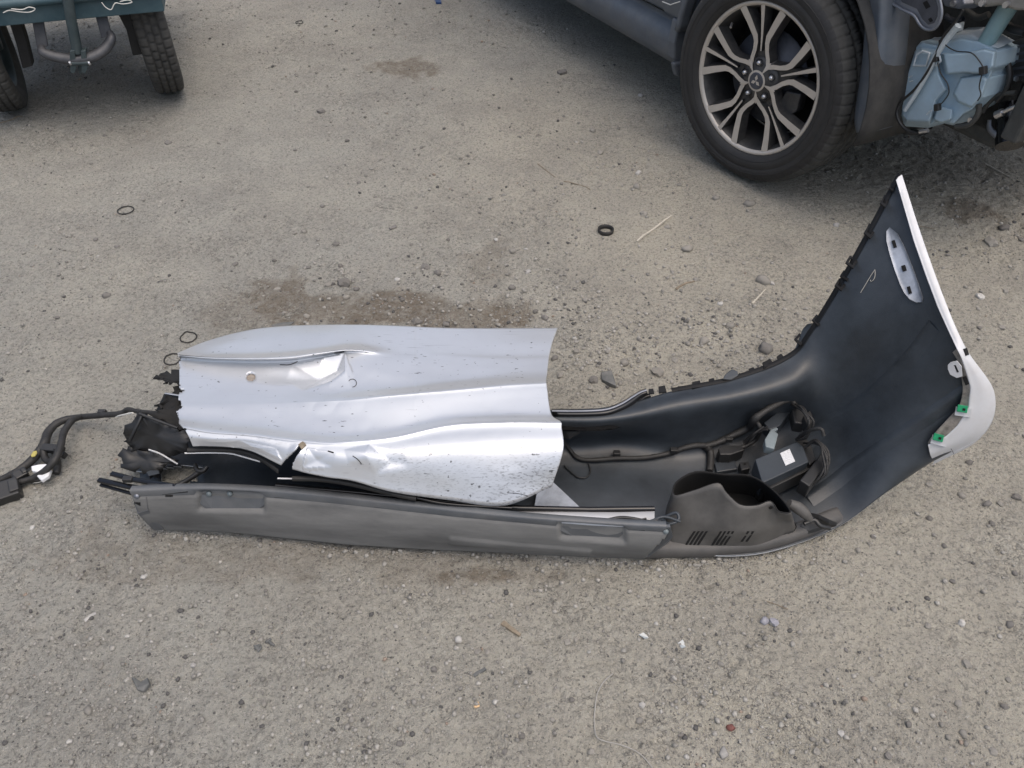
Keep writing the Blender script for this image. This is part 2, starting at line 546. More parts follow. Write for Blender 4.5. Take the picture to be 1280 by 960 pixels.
def gmix(fac, a, c):
    k = N.new("ShaderNodeMix"); k.data_type = 'RGBA'; L.new(fac, k.inputs[0])
    if isinstance(a, tuple): k.inputs[6].default_value = (*a, 1)
    else: L.new(a, k.inputs[6])
    k.inputs[7].default_value = (*c, 1); return k.outputs[2]
aw = N.new("ShaderNodeAttribute"); aw.attribute_name = "warm"
asn = N.new("ShaderNodeAttribute"); asn.attribute_name = "stain_shade"
c = gmix(aw.outputs["Fac"], (0.350, 0.344, 0.306), (0.412, 0.388, 0.322))
c = gmix(gmul(gnoise(3.0, .42, .72, 5, .7), .5), c, (0.205, 0.195, 0.178))
c = gmix(gmul(gnoise(9, .46, .72, 5, .75), .55), c, (0.40, 0.38, 0.33))
c = gmix(gmul(gnoise(110, .5, .64, 3, .75), .6), c, (0.150, 0.145, 0.134))
c = gmix(gmul(gnoise(210, .62, .70, 2), .6), c, (0.50, 0.48, 0.44))
c = gmix(gmul(gnoise(150, .60, .67, 3), .75), c, (0.075, 0.073, 0.070))
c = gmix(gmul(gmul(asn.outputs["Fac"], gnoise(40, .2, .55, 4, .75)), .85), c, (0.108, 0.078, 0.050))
L.new(c, b.inputs["Base Color"])
# packed grit: grains of differing tone with dark gaps, in patches
def vor(scale, feat):
    v_ = N.new("ShaderNodeTexVoronoi"); v_.feature = feat; v_.inputs["Scale"].default_value = scale
    wv = N.new("ShaderNodeMix"); wv.data_type = 'VECTOR'; wv.inputs[0].default_value = .012
    wn_ = N.new("ShaderNodeTexNoise"); wn_.inputs["Scale"].default_value = 60; wn_.inputs["Detail"].default_value = 1
    L.new(tc.outputs["Object"], wn_.inputs["Vector"]); L.new(tc.outputs["Object"], wv.inputs[4]); L.new(wn_.outputs["Color"], wv.inputs[5])
    L.new(wv.outputs[1], v_.inputs["Vector"]); return v_
grain = vor(125, 'F1'); gedge = vor(125, 'DISTANCE_TO_EDGE'); fine = vor(330, 'F1')
patch = gmul(gnoise(7, .38, .60, 4, .7), gnoise(1.7, .34, .56, 3, .6))
sep = N.new("ShaderNodeSeparateColor"); L.new(grain.outputs["Color"], sep.inputs[0])
rare = N.new("ShaderNodeMapRange"); rare.inputs[1].default_value = .62; rare.inputs[2].default_value = .9; L.new(sep.outputs[0], rare.inputs[0])
gap = N.new("ShaderNodeMapRange"); gap.inputs[1].default_value = .16; gap.inputs[2].default_value = .02; L.new(gedge.outputs["Distance"], gap.inputs[0])
c = gmix(gmul(gmul(gap.outputs[0], rare.outputs[0]), gmul(patch, .9)), c, (0.078, 0.075, 0.068))
lite = N.new("ShaderNodeMapRange"); lite.inputs[1].default_value = .75; lite.inputs[2].default_value = 1.0; L.new(sep.outputs[1], lite.inputs[0])
c = gmix(gmul(gmul(lite.outputs[0], patch), .5), c, (0.40, 0.39, 0.35))
dark = N.new("ShaderNodeMapRange"); dark.inputs[1].default_value = .80; dark.inputs[2].default_value = 1.0; L.new(sep.outputs[2], dark.inputs[0])
c = gmix(gmul(gmul(dark.outputs[0], patch), .55), c, (0.13, 0.128, 0.118))
L.new(c, b.inputs["Base Color"])
bn = N.new("ShaderNodeTexNoise"); bn.inputs["Scale"].default_value = 190
bn.inputs["Detail"].default_value = 4; bn.inputs["Roughness"].default_value = .75
L.new(tc.outputs["Object"], bn.inputs["Vector"])
bp = N.new("ShaderNodeBump"); bp.inputs["Strength"].default_value = 1.0; bp.inputs["Distance"].default_value = 0.0075
hsum = N.new("ShaderNodeMath"); hsum.operation = 'MULTIPLY_ADD'
L.new(gmul(grain.outputs["Distance"], patch), hsum.inputs[0]); hsum.inputs[1].default_value = -.75; L.new(bn.outputs[0], hsum.inputs[2])
hs2 = N.new("ShaderNodeMath"); hs2.operation = 'MULTIPLY_ADD'
L.new(fine.outputs["Distance"], hs2.inputs[0]); hs2.inputs[1].default_value = -.35; L.new(hsum.outputs[0], hs2.inputs[2])
L.new(hs2.outputs[0], bp.inputs["Height"]); L.new(bp.outputs[0], b.inputs["Normal"])
me.materials.append(gm)
ground = link("ground", me)
finish(ground, "dusty grey-brown compacted ground of the yard", kind='structure')


def gz(x, y):
    return float(gheight(np.array([x]), np.array([y]))[0])


def G(px, py, lift=0.0):
    p = W(px, py, 0)
    for _ in range(3): p = W(px, py, gz(p.x, p.y) + lift)
    return p


# ------------------------------------------------------------------ loose gravel (nobody could count it)
def rock_base(sub, seed, flat=.7, amp=.35):
    bm = bmesh.new()
    bmesh.ops.create_icosphere(bm, subdivisions=sub, radius=1)
    for v in bm.verts:
        p = v.co * 1.3 + Vector((seed * 7.1, seed * 3.3, seed))
        v.co *= 1 + amp * mnoise.noise(p) + amp * .6 * mnoise.noise(p * 2.3)
        v.co.z *= flat
    vs = np.array([v.co[:] for v in bm.verts]); fs = np.array([[v.index for v in f.verts] for f in bm.faces])
    bm.free(); return vs, fs


bases = [rock_base(1, s, .75, .5) for s in range(8)]
n_g = 26000
gy = 0.35 + (4.6 - .35) * rng.random(n_g * 3) ** 1.5
gx = (rng.random(n_g * 3) * 2 - 1) * (0.75 + 0.68 * gy)
dens = np.clip(vnoise(gx * 2.2 + 9, gy * 2.2, 3) * 1.6 - .2, .12, 1) * np.clip(vnoise(gx * 9, gy * 9, 61) * 1.8 - .2, .1, 1)
keep = rng.random(n_g * 3) < dens
gx, gy = gx[keep][:n_g], gy[keep][:n_g]
n_e = 1400
vb = [(192, 661), (275, 664), (420, 679), (580, 688), (735, 695), (806, 698), (880, 697), (960, 689), (1050, 656)]
ex_, ey_ = [], []
for (a0, b0), (a1, b1) in zip(vb, vb[1:]):
    for _ in range(70):
        t_ = random.random(); p_ = W(a0 + (a1 - a0) * t_, b0 + (b1 - b0) * t_)
        ex_.append(p_.x); ey_.append(p_.y - .004 - abs(random.gauss(0, .012)))
gx = np.concatenate([gx, ex_]); gy = np.concatenate([gy, ey_])
cx_ = rng.choice(np.array([.30, .45, .15, .62, .75, -.35, -.1]), n_e); cy_ = np.where(cx_ > 0, 1.62, 1.78)
gx = np.concatenate([gx, cx_ + rng.normal(0, .16, n_e)]); gy = np.concatenate([gy, cy_ + rng.normal(0, .16, n_e)])
n_g = len(gx)
size = 0.0011 * (1 - rng.random(n_g)) ** -0.48
size = np.clip(size, .0011, .0052) * (0.9 + .15 * gy)
size[-n_e:] = .0022 + .0045 * rng.random(n_e) ** 2
gzv = gheight(gx, gy)
tone = rng.random(n_g)
Vs, Fs, Cs, k = [], [], [], 0
for i in range(n_g):
    bv, bf = bases[i % 8]
    a_ = rng.random() * 6.283; ca, sa = math.cos(a_), math.sin(a_)
    s_ = size[i]; ex = .8 + .6 * rng.random()
    x_ = bv[:, 0] * s_ * ex; y_ = bv[:, 1] * s_; z_ = bv[:, 2] * s_
    Vs.append(np.stack([gx[i] + x_ * ca - y_ * sa, gy[i] + x_ * sa + y_ * ca, gzv[i] + s_ * .25 + z_], 1))
    Fs.append(bf + k); k += len(bv)
    t = tone[i]
    if t < .12: cc = np.array([.085, .083, .08])
    elif t < .965: cc = np.array([.275, .265, .24]) * (.62 + .6 * rng.random())
    elif t < .985: cc = np.array([.36, .35, .325])
    else: cc = np.array([.25, .20, .16])
    Cs.append(np.tile(np.append(cc, 1), (len(bv), 1)))
V = np.concatenate(Vs).astype(np.float32); Fm = np.concatenate(Fs).astype(np.int32); Cm = np.concatenate(Cs).astype(np.float32)
me = bpy.data.meshes.new("gravel")
me.vertices.add(len(V)); me.vertices.foreach_set("co", V.ravel())
me.loops.add(len(Fm) * 3); me.polygons.add(len(Fm))
me.loops.foreach_set("vertex_index", Fm.ravel())
me.polygons.foreach_set("loop_start", np.arange(0, len(Fm) * 3, 3, dtype=np.int32))
me.polygons.foreach_set("loop_total", np.full(len(Fm), 3, np.int32))
me.update(calc_edges=True)
ca_ = me.color_attributes.new("tone", 'FLOAT_COLOR', 'POINT'); ca_.data.foreach_set("color", Cm.ravel())
pm = mk("loose gravel", (0.25, 0.24, 0.22), 0.9, var=0.3, vscale=300)
atn = pm.node_tree.nodes.new("ShaderNodeAttribute"); atn.attribute_name = "tone"
hsn = next(n for n in pm.node_tree.nodes if n.type == 'HUE_SAT')
pm.node_tree.links.new(atn.outputs["Color"], hsn.inputs["Color"])
me.materials.append(pm)
finish(link("gravel", me), "fine loose gravel strewn over the dusty ground", kind='stuff')
#==BUMPER==
# ------------------------------------------------------------------ the torn-off bumper, lying on its face, opening up
bumper = empty("car_bumper", W(700, 640, 0))
finish(bumper, "torn-off silver car bumper lying face down, black inside up and right wing standing", "bumper")

T = [  # control net: columns along the bumper, rows from its far (upper) edge to its near (lower) edge: pixel, height
    [(205, 492, .14), (200, 503, .11), (185, 530, .05), (160, 560, .02), (165, 590, .014), (168, 612, .014), (172, 635, .014)],
    [(300, 505, .15), (300, 515, .12), (300, 545, .045), (300, 575, .014), (300, 605, .014), (300, 628, .014), (300, 650, .014)],
    [(500, 510, .15), (500, 520, .12), (500, 550, .045), (500, 580, .014), (500, 612, .014), (500, 637, .014), (500, 662, .014)],
    [(695, 512, .150), (698, 529, .143), (704, 553, .045), (705, 580, .014), (702, 615, .014), (701, 643, .014), (700, 672, .014)],
    [(772, 507, .155), (777, 526, .148), (780, 550, .045), (782, 582, .014), (785, 622, .014), (787, 650, .014), (790, 678, .014)],
    [(840, 489, .165), (850, 512, .157), (855, 556, .045), (862, 585, .014), (868, 635, .014), (869, 664, .014), (870, 692, .014)],
    [(915, 474, .180), (926, 500, .170), (930, 540, .048), (935, 578, .014), (935, 635, .014), (932, 665, .012), (930, 694, .010)],
    [(985, 447, .215), (992, 482, .190), (995, 525, .075), (995, 565, .034), (990, 628, .018), (988, 657, .015), (985, 683, .012)],
    [(1015, 413, .275), (1028, 455, .225), (1045, 510, .140), (1052, 545, .105), (1052, 600, .060), (1052, 631, .038), (1050, 657, .020)],
    [(1068, 325, .42), (1085, 385, .365), (1110, 440, .305), (1125, 480, .270), (1130, 545, .195), (1123, 582, .142), (1110, 614, .090)],
    [(1125, 219, .565), (1150, 297, .505), (1180, 380, .44), (1205, 436, .395), (1240, 492, .318), (1227, 542, .230), (1165, 577, .140)],
]
ctrl = [[W(*q) for q in c] for c in T]
SU, SV = 14, 12
sh = surf(ctrl, SU, SV)


def shell_keep(i, j):
    p = sh[i][j]
    x, y = pix(p)
    if i < 16:
        e = 168 + 22 * mnoise.noise(Vector((y * .09, 3.1, 0))) + 14 * mnoise.noise(Vector((y * .31, 1.1, 0)))
        if y < 545: e = max(e, 196 - (y - 490) * .35)
        if x < e: return False
        if inpoly(x, y, [(196, 583), (225, 579), (246, 582), (244, 597), (222, 606), (194, 603)]): return False
    return True


mb = MB()
mb.grid(sh, keep=shell_keep)
shell_bvh = mb.bvh()
# the panel sits over the left half later; the shell is black plastic inside, painted silver outside
fascia = mb.build("fascia", ['inner', 'paint'], bumper, solid=0.0045, solid_mat=1, offset=-1.0)


def flip_check(o, want_up):
    """make the front faces of a sheet look up/at the light side"""
    me = o.data
    s = sum((p.normal.dot(Vector(want_up)) * p.area) for p in me.polygons)
    if s < 0: me.flip_normals()


flip_check(fascia, (-.3, -.3, 1))
fascia.data.attributes.new("grime", 'FLOAT', 'POINT')


def S(px, py, off=.003, z=.02):
    return on(shell_bvh, px, py, off, z)


# grey lower valance: a standing strip with a ledge, pockets and a raised bar
top = [(163, 614), (250, 611), (345, 615), (420, 622), (500, 631), (580, 640), (650, 647), (745, 654), (838, 659)]
bot = [(192, 661), (275, 664), (350, 671), (425, 679), (500, 684), (580, 688), (650, 691), (735, 695), (806, 698)]
lean_t = [W(x, y, .135) for x, y in top]
lean_b = [W(x, y, .012) for x, y in bot]
NU, NV = 300, 36
tops, bots = spline(lean_t, NU // 8), spline(lean_b, NU // 8)


def smooth(e0, e1, x):
    t = min(1, max(0, (x - e0) / (e1 - e0))); return t * t * (3 - 2 * t)


def plate(x, y, x0, x1, y0, y1, s=2.5):
    return smooth(x0 - s, x0 + s, x) * (1 - smooth(x1 - s, x1 + s, x)) * smooth(y0 - s, y0 + s, y) * (1 - smooth(y1 - s, y1 + s, y))


vg = []
for i in range(len(tops)):
    a_, b_ = tops[i], bots[i]
    row = []
    for j in range(NV + 1):
        v = j / NV
        p = a_.lerp(b_, v)
        bul = 0.010 * math.sin(math.pi * v)            # slight belly towards the near side
        x, y = pix(p)
        yt = pix(a_)[1]
        d = -bul
        d += 0.004 * (1 - smooth(.10, .14, v))          # ledge set back at the top
        d += 0.012 * plate(x, y - yt, 250, 332, 2, 22)
        d += 0.010 * plate(x, y - yt, 700, 782, 2, 17)
        d -= 0.004 * plate(x, y - yt, 562, 738, 27, 37, 2)
        d += 0.0012 * mnoise.noise(Vector((x * .02, y * .05, 0)))
        row.append(p + Vector((0, d, 0)))
    vg.append(row)
mv = MB()


def val_keep(i, j):
    x, y = pix(vg[i][j])
    if x > 803 and (y - 662) > (838 - x) * 1.06: return False
    return True


mv.grid(vg, keep=val_keep)
val_bvh = mv.bvh()
valance = mv.build("lower_valance", 'valance', bumper, solid=0.004, offset=0)
# its top ledge (cleaner plastic)
ml = MB()
lg = []
for i in range(0, len(tops), 3):
    p = tops[i]
    q = vg[i][4]
    lg.append([p + Vector((0, .016, -.006)), p + Vector((0, .012, .003)), p + Vector((0, .0, .004)), p + Vector((0, -.003, .001)), q + Vector((0, -.003, 0))])
ml.grid(lg)
ml.build("valance_ledge", 'ledge', bumper)


def VV(px, py, off=.002):
    return on(val_bvh, px, py, off, .08)


def decal(pts, fn, off, thick):
    """thin plate following a surface, given by its outline"""
    up = [fn(x, y, off) for x, y in pts]
    dn = [fn(x, y, off - thick) for x, y in pts]
    n = len(pts)
    m = MB()
    m.add(up + dn, [tuple(range(n))] + [(i, i + n, (i + 1) % n + n, (i + 1) % n) for i in range(n)], 0, False)
    return m


def rect(cx, cy, w, h, ang=0, k=None):
    c, s = math.cos(ang), math.sin(ang)
    return [(cx + x * c - y * s, cy + x * s + y * c) for x, y in ((-w / 2, -h / 2), (w / 2, -h / 2), (w / 2, h / 2), (-w / 2, h / 2))]


# pockets' cleaner plastic: back walls and lip lines
for (x0, x1, y0, y1, n_) in ((249, 333, 618, 636, 0), (699, 781, 657, 669, 1)):
    pts = []
    for a_ in range(0, 9): pts.append((x0 + 8 + (x1 - x0 - 16) * a_ / 8, y1 + (0 if n_ == 0 else 3 * a_ / 8)))
    pts += [(x1 - 1, y1 - 6 + (0 if n_ == 0 else 3)), (x1, y0 + (0 if n_ == 0 else 3))]
    for a_ in range(0, 7): pts.append((x1 - 2 - (x1 - x0 - 4) * a_ / 6, y0 + (0 if n_ == 0 else 3 - 3 * a_ / 6)))
    pts += [(x0, y1 - 7)]
    decal(pts, VV, .0015, .003).build("pocket_wall", 'ledge', bumper)
# dark slots and screws on the ledge
for x, y, w, h, a_ in ((212, 619, 9, 4, 0), (350, 620, 13, 4, .12), (472, 633, 8, 3, .1), (684, 653, 8, 3, .08), (802, 661, 8, 4, .1), (172, 629, 8, 4, 0), (832, 673, 6, 4, -.4)):
    decal(rect(x, y, w, h, a_), VV, .0035, .004).build("slot", 'void', bumper)
for x, y in ((172, 620), (262, 616), (288, 616), (832, 664)):
    p = VV(x, y, .003)
    m = MB(); m.lathe([(0, 0), (.0, .006), (.003, .005), (.004, 0)], 12)
    R_ = Matrix.Rotation(-math.pi / 2, 3, 'Z') @ Matrix.Rotation(-.5, 3, 'Y')
    m.v = [tuple(p + R_ @ Vector(q)) for q in m.v]
    m.build("screw", 'grey_conn' if x != 172 else 'bracket', bumper)
for pts in (((236, 648), (262, 650), (284, 649), (300, 652)), ((306, 654), (326, 655), (340, 654)), ((405, 660), (440, 662)), ((610, 672), (640, 671)), ((520, 668), (548, 672))):
    m = MB(); m.tube([VV(x, y, .0002) for x, y in pts], .0006, 4, smooth_path=3); m.build("scratch", 'ledge', bumper)
# angled end caps of the valance
m = MB()
m.prism([VV(165, 620, .004), VV(184, 622, .004), VV(186, 636, .004), VV(205, 659, .004), VV(193, 661, .004), VV(172, 642, .004)], (0, .006, -.002))
m.build("end_cap", 'ledge', bumper)
m = MB()
m.prism([W(838, 659, .137), W(841, 671, .11), W(836, 678, .085), W(810, 697, .02), W(800, 697, .015), W(826, 672, .095), W(822, 660, .132)], (0, .007, .0))
m.build("end_cap", 'ledge', bumper)
# black guide rails sticking out at the left end
for pts, r_ in (([(124, 600, .10), (160, 608, .11), (205, 615, .125), (236, 612, .13)], .007),
                ([(126, 606, .09), (165, 617, .10), (200, 622, .115)], .0045),
                ([(140, 592, .115), (170, 600, .125), (220, 608, .135)], .0065)):
    m = MB(); m.tube([W(*p) for p in pts], r_, 6, flat=.7)
    m.build("guide_rail", 'gloss', bumper)
for p_, s_ in ((W(193, 610, .128), (.030, .014, .014)), (W(160, 599, .125), (.02, .012, .01))):
    m = MB(); m.box(p_, s_); m.build("rail_clip", 'black', bumper, bevel=.0015)
# black and silver strips just inside the valance
m = MB(); m.tube([W(345, 607, .125), W(450, 616, .125), W(560, 627, .125), W(650, 635, .125), W(735, 637, .120), W(818, 636, .12)], .0055, 8)
m.build("inner_rod", 'gloss', bumper)
g_ = []
for x, y0, y1 in ((620, 641, 648), (660, 640, 651), (700, 640, 654), (740, 641, 657), (780, 641, 659), (818, 640, 660)):
    g_.append([W(x, y0, .118), W(x, (y0 + y1) / 2, .121), W(x, y1, .119)])
m = MB(); m.grid(g_); m.build("inner_strip", 'lip', bumper, solid=.002)
m = MB(); m.tube([W(760, 650, .128), W(775, 647, .13), W(790, 648, .13), W(812, 652, .128), W(822, 650, .13)], .0035, 7, smooth_path=4)
m.tube([W(770, 653, .13), W(790, 652, .132), W(808, 648, .134)], .002, 6, smooth_path=3)
m.build("strip_wire", 'black', bumper)
# loose silver bracket seen beneath the panel edge
m = MB(); m.add([W(691, 603, .03), W(724, 634, .035), W(668, 634, .035), W(672, 610, .035)], [(0, 1, 2, 3)], 0, False)
m.build("loose_bracket", 'spray', bumper, solid=.002)

# gloss black upper trim with its pale edge
tp = [(690, 515), (730, 515), (758, 513), (777, 506), (790, 498), (800, 492), (808, 489)]
g_ = []
for k, (x, y) in enumerate(tp):
    w_ = 1 if k < 5 else .55
    z = .152 + .002 * k
    g_.append([W(x, y - 3, z - .012), W(x, y, z + .004), W(x + 1, y + 3 * w_, z + .006), W(x + 3, y + 7 * w_, z - .006), W(x + 5, y + 10 * w_, z - .008), W(x + 6, y + 16 * w_, z - .018), W(x + 8, y + 23 * w_, z - .04)])
m = MB(); m.grid(surf(g_, 5, 3)); m.build("upper_trim", 'gloss', bumper, solid=.002)
m = MB(); m.tube([W(x, y - 1, .158 + .002 * k) for k, (x, y) in enumerate(tp)], .0028, 8, smooth_path=5)
m.build("trim_edge", 'bracket', bumper)
m = MB(); m.prism([W(702, 527, .13), W(731, 526, .13), W(731, 530, .128), W(724, 542, .10), W(712, 549, .09), W(702, 548, .085)], (0, .004, -.004))
m.build("trim_tab", 'black', bumper)

# clip tabs along the upper edge
def tab_frame(px, py, ang, w, h, z, hole=True, mat='tab'):
    c, s = math.cos(ang), math.sin(ang)
    def q(x, y): return W(px + x * c - y * s, py + x * s + y * c, z)
    o_ = [q(-w / 2, h * .25), q(-w * .4, -h * .75), q(w * .4, -h * .75), q(w / 2, h * .25)]
    i_ = [q(-w * .26, 0), q(-w * .22, -h * .5), q(w * .22, -h * .5), q(w * .26, 0)]
    m = MB()
    if hole:
        m.add(o_ + i_, [(0, 1, 5, 4), (1, 2, 6, 5), (2, 3, 7, 6), (3, 0, 4, 7)], 0, False)
    else:
        m.add(o_, [(0, 1, 2, 3)], 0, False)
    m.build("clip_tab", mat, bumper, solid=.003, offset=0)


for px, py, a_, w, h, hole in ((814, 491, -.1, 7, 6, False), (828, 489, -.15, 10, 8, False), (850, 487, -.15, 6, 5, False), (871, 483, -.2, 12, 8, False), (890, 478, -.25, 8, 6, False), (940, 464, -.35, 8, 5, False), (960, 456, -.5, 13, 7, False), (976, 448, -.6, 8, 6, False),
                               (1002, 426, -.85, 12, 11, True), (1024, 402, -.9, 11, 11, True), (1053, 357, -1.03, 13, 11, True), (1059, 346, -1.03, 10, 11, True), (1067, 329, -1.03, 13, 12, True),
                               (1090, 290, -1.05, 17, 11, True), (1108, 252, -1.1, 15, 8, True), (1117, 234, -1.15, 11, 6, True)):
    # height of the edge there
    best = min((sh[i][0] for i in range(len(sh))), key=lambda p: (pix(p)[0] - px) ** 2 + (pix(p)[1] - py) ** 2)
    tab_frame(px, py, a_, w, h, best.z, hole)
m = MB(); m.prism([W(904, 474, .185), W(907, 468, .188), W(915, 462, .19), W(922, 464, .19), W(923, 469, .188), W(914, 475, .182)], (0, .004, -.003))
m.build("clip_tab", 'module', bumper, bevel=.001)
m = MB(); m.prism([W(1003, 412, .255), W(1009, 405, .27), W(1015, 404, .275), W(1006, 424, .25), W(992, 441, .225), W(996, 430, .23)], (.003, .003, -.003))
m.build("clip_tab", 'module', bumper)
# black edge flange joining those tabs
m = MB()
edge = [sh[i][0] for i in range(5 * SU, len(sh))]
m.grid([[p + Vector((0, -.004, .001)), p + Vector((-.002, .003, .004)), p + Vector((-.003, .008, .001))] for p in edge])
m.build("edge_flange", 'tab', bumper)

# silver wheel-arch lip on the wing
def TW(px, py, d, z):
    """point in front of the wing's inner face by d, or at height z beyond its edge"""
    r = ray(px, py).normalized()
    hit = shell_bvh.ray_cast(CAM, r)[0]
    return W(px, py, z) if hit is None else hit - r * d


pairs = [((1125, 219), (1120, 225), .565), ((1138, 259), (1131, 263), .535), ((1150, 297), (1142, 301), .505), ((1165, 340), (1157, 344), .472),
         ((1180, 380), (1172, 384), .44), ((1193, 411), (1186, 415), .412), ((1205, 436), (1196, 436), .395), ((1219, 453), (1201, 446), .375),
         ((1232, 470), (1207, 463), .35), ((1241, 492), (1213, 485), .318), ((1238, 518), (1210, 512), .275), ((1225, 543), (1196, 533), .228),
         ((1200, 561), (1183, 545), .185), ((1178, 573), (1170, 552), .155), ((1165, 577), (1160, 556), .140)]
g_ = []
edge_pts = [sh[-1][j] for j in range(0, len(sh[-1]), 2)]
for e in edge_pts:
    ex, ey = pix(e)
    best = None
    for (o1, i1, z1), (o2, i2, z2) in zip(pairs, pairs[1:]):
        ax, ay = o2[0] - o1[0], o2[1] - o1[1]
        t = min(1, max(0, ((ex - o1[0]) * ax + (ey - o1[1]) * ay) / (ax * ax + ay * ay)))
        d = math.hypot(o1[0] + ax * t - ex, o1[1] + ay * t - ey)
        if best is None or d < best[0]:
            best = (d, i1[0] + (i2[0] - i1[0]) * t, i1[1] + (i2[1] - i1[1]) * t, z1 + (z2 - z1) * t)
    _, ix, iy, z = best
    k_ = 1.0 if z < .40 else .45
    po = e + (CAM - e).normalized() * .0045 + Vector((.0035, 0, .001))
    mixp = lambda f: TW(ex * (1 - f) + ix * f, ey * (1 - f) + iy * f, (.006 + .012 * f) * k_ + .004, z)
    g_.append([e + Vector((.004, .001, -.014)), po + Vector((.001, 0, -.004)), po, mixp(.35), mixp(.75), mixp(1.0), mixp(1.0) + ray(ix, iy).normalized() * .01])
gl = surf(g_, 2, 3)
m = MB(); m.grid(gl); lip = m.build("wheel_arch_lip", 'lip', bumper)
lip_bvh = m.bvh()
for pts in (((1182, 553), (1189, 561), (1192, 567)), ((1176, 556), (1180, 566))):
    m = MB(); m.tube([on(lip_bvh, x, y, .0002, .2) for x, y in pts], .00045, 4, smooth_path=2); m.build("paint_crack", 'matte', bumper)
# dirty inner flange of the arch
inner = [((1196, 436), (1191, 440), .39), ((1201, 446), (1198, 452), .37), ((1208, 465), (1202, 472), .345), ((1213, 485), (1203, 490), .312), ((1210, 512), (1198, 508), .272),
         ((1196, 533), (1184, 524), .225), ((1183, 545), (1172, 537), .185), ((1170, 553), (1163, 548), .158), ((1161, 560), (1160, 553), .145)]
g_ = []
for o_, i_, z in inner:
    g_.append([TW(*o_, .019, z), TW((o_[0] + i_[0]) / 2, (o_[1] + i_[1]) / 2, .015, z), TW(*i_, .014, z)])
gi = surf(g_, 6, 3)
m = MB(); m.grid(gi); m.build("arch_flange", 'dirtlip', bumper, solid=.002)
# mounting tab with slot, green clips
def slotted(pts, z, hole, thick, name, mat, bevel=.001):
    o_ = [TW(x, y, .026, z) for x, y in pts]; i_ = [TW(x, y, .026, z) for x, y in hole]
    n, k = len(o_), len(i_)
    m = MB()
    m.add(o_ + i_, [(j, (j + 1) % n, n + ((j + 1) * k // n) % k, n + (j * k // n) % k) if ((j + 1) * k // n) % k != (j * k // n) % k else (j, (j + 1) % n, n + (j * k // n) % k) for j in range(n)], 0, False)
    m.build(name, mat, bumper, solid=thick, offset=0)
slotted([(1185, 456), (1188, 453), (1196, 451), (1202, 458), (1203, 470), (1196, 472), (1188, 468), (1185, 461)], .365,
        [(1192, 456), (1195, 456), (1199, 465), (1196, 466)], .003, "mounting_tab", 'lip')
decal(rect(1207, 440, 4, 9, -.35), lambda x, y, o: on(lip_bvh, x, y, o, .385), .002, .003).build("slot", 'void', bumper)
m = MB(); m.prism([TW(x, y, .022, .34) for x, y in ((1203, 472), (1207, 471), (1211, 480), (1207, 482))], (0, 0, .002)); m.build("slot", 'void', bumper)
for cx, cy, a_ in ((1203, 511, .15), (1173, 547, .25)):
    def slab2(pts, d0, d1):
        mm = MB(); lo = [TW(x, y, d0, .2) for x, y in pts]; hi_ = [TW(x, y, d1, .2) for x, y in pts]; n = len(pts)
        mm.add(lo + hi_, [tuple(range(n, 2 * n))] + [(i, (i + 1) % n, n + (i + 1) % n, n + i) for i in range(n)], 0, False); return mm
    slab2(rect(cx, cy, 13, 9, a_) , .02, .034).build("green_clip", 'green', bumper, bevel=.001)
    slab2(rect(cx + 2, cy + 1, 3.5, 3, a_), .03, .0348).build("clip_hole", 'void', bumper)
    slab2(rect(cx + 1, cy + 4, 20, 11, a_), .015, .027).build("clip_backing", 'lip', bumper)

# silver patch with three slots on the wing, rolled edge
pl = [(1113, 285), (1109, 290), (1109, 302), (1113, 318), (1119, 337), (1126, 356), (1131, 366), (1138, 374), (1146, 378), (1153, 378), (1154, 372), (1149, 356), (1141, 334), (1131, 309), (1122, 292)]
mid = np.mean(pl, 0)
m = MB()
rim = [S(x, y, .0045) for x, y in pl]; rim0 = [S(x, y, .0005) for x, y in pl]
n_ = len(pl); ctr = [S(mid[0] + (x - mid[0]) * .6, mid[1] + (y - mid[1]) * .6, .004) for x, y in pl]
m.add(rim + rim0 + ctr, [(i, (i + 1) % n_, n_ + (i + 1) % n_, n_ + i) for i in range(n_)] + [(i, (i + 1) % n_, 2 * n_ + (i + 1) % n_, 2 * n_ + i) for i in range(n_)] + [tuple(range(2 * n_, 3 * n_))], 0, True)
m.build("mounting_patch", 'spray', bumper)
for x, y, w, h in ((1119, 306, 4, 9), (1131, 336, 5, 7), (1138, 363, 4, 9)):
    decal(rect(x, y, w, h, -.3), S, .0062, .004).build("slot", 'void', bumper)
# pale scribbled mark on the wing
m = MB(); m.tube([S(*p, .0012) for p in ((1076, 366), (1082, 356), (1088, 346), (1094, 337))], .0009, 5)
m.tube([S(*p, .0012) for p in ((1094, 338), (1094, 345), (1092, 350), (1089, 352), (1088, 350))], .0009, 5, smooth_path=3)
m.build("paint_mark", 'twine', bumper)
# moulded ribs on the wing
for pts in (((1000, 556), (1030, 528), (1062, 511), (1100, 480), (1135, 444), (1165, 404)), ((1008, 622), (1040, 600), (1068, 578), (1130, 537), (1190, 496), (1205, 486))):
    m = MB(); g_ = []
    for x, y in [(p.x, p.y) for p in spline([Vector((x, y, 0)) for x, y in pts], 8)]:
        g_.append([S(x - 4, y - 5, -.0005), S(x, y, .005), S(x + 2, y + 2, .0045), S(x + 10, y + 12, -.0005)])
    m.grid(g_); m.build("moulded_rib", 'inner', bumper)

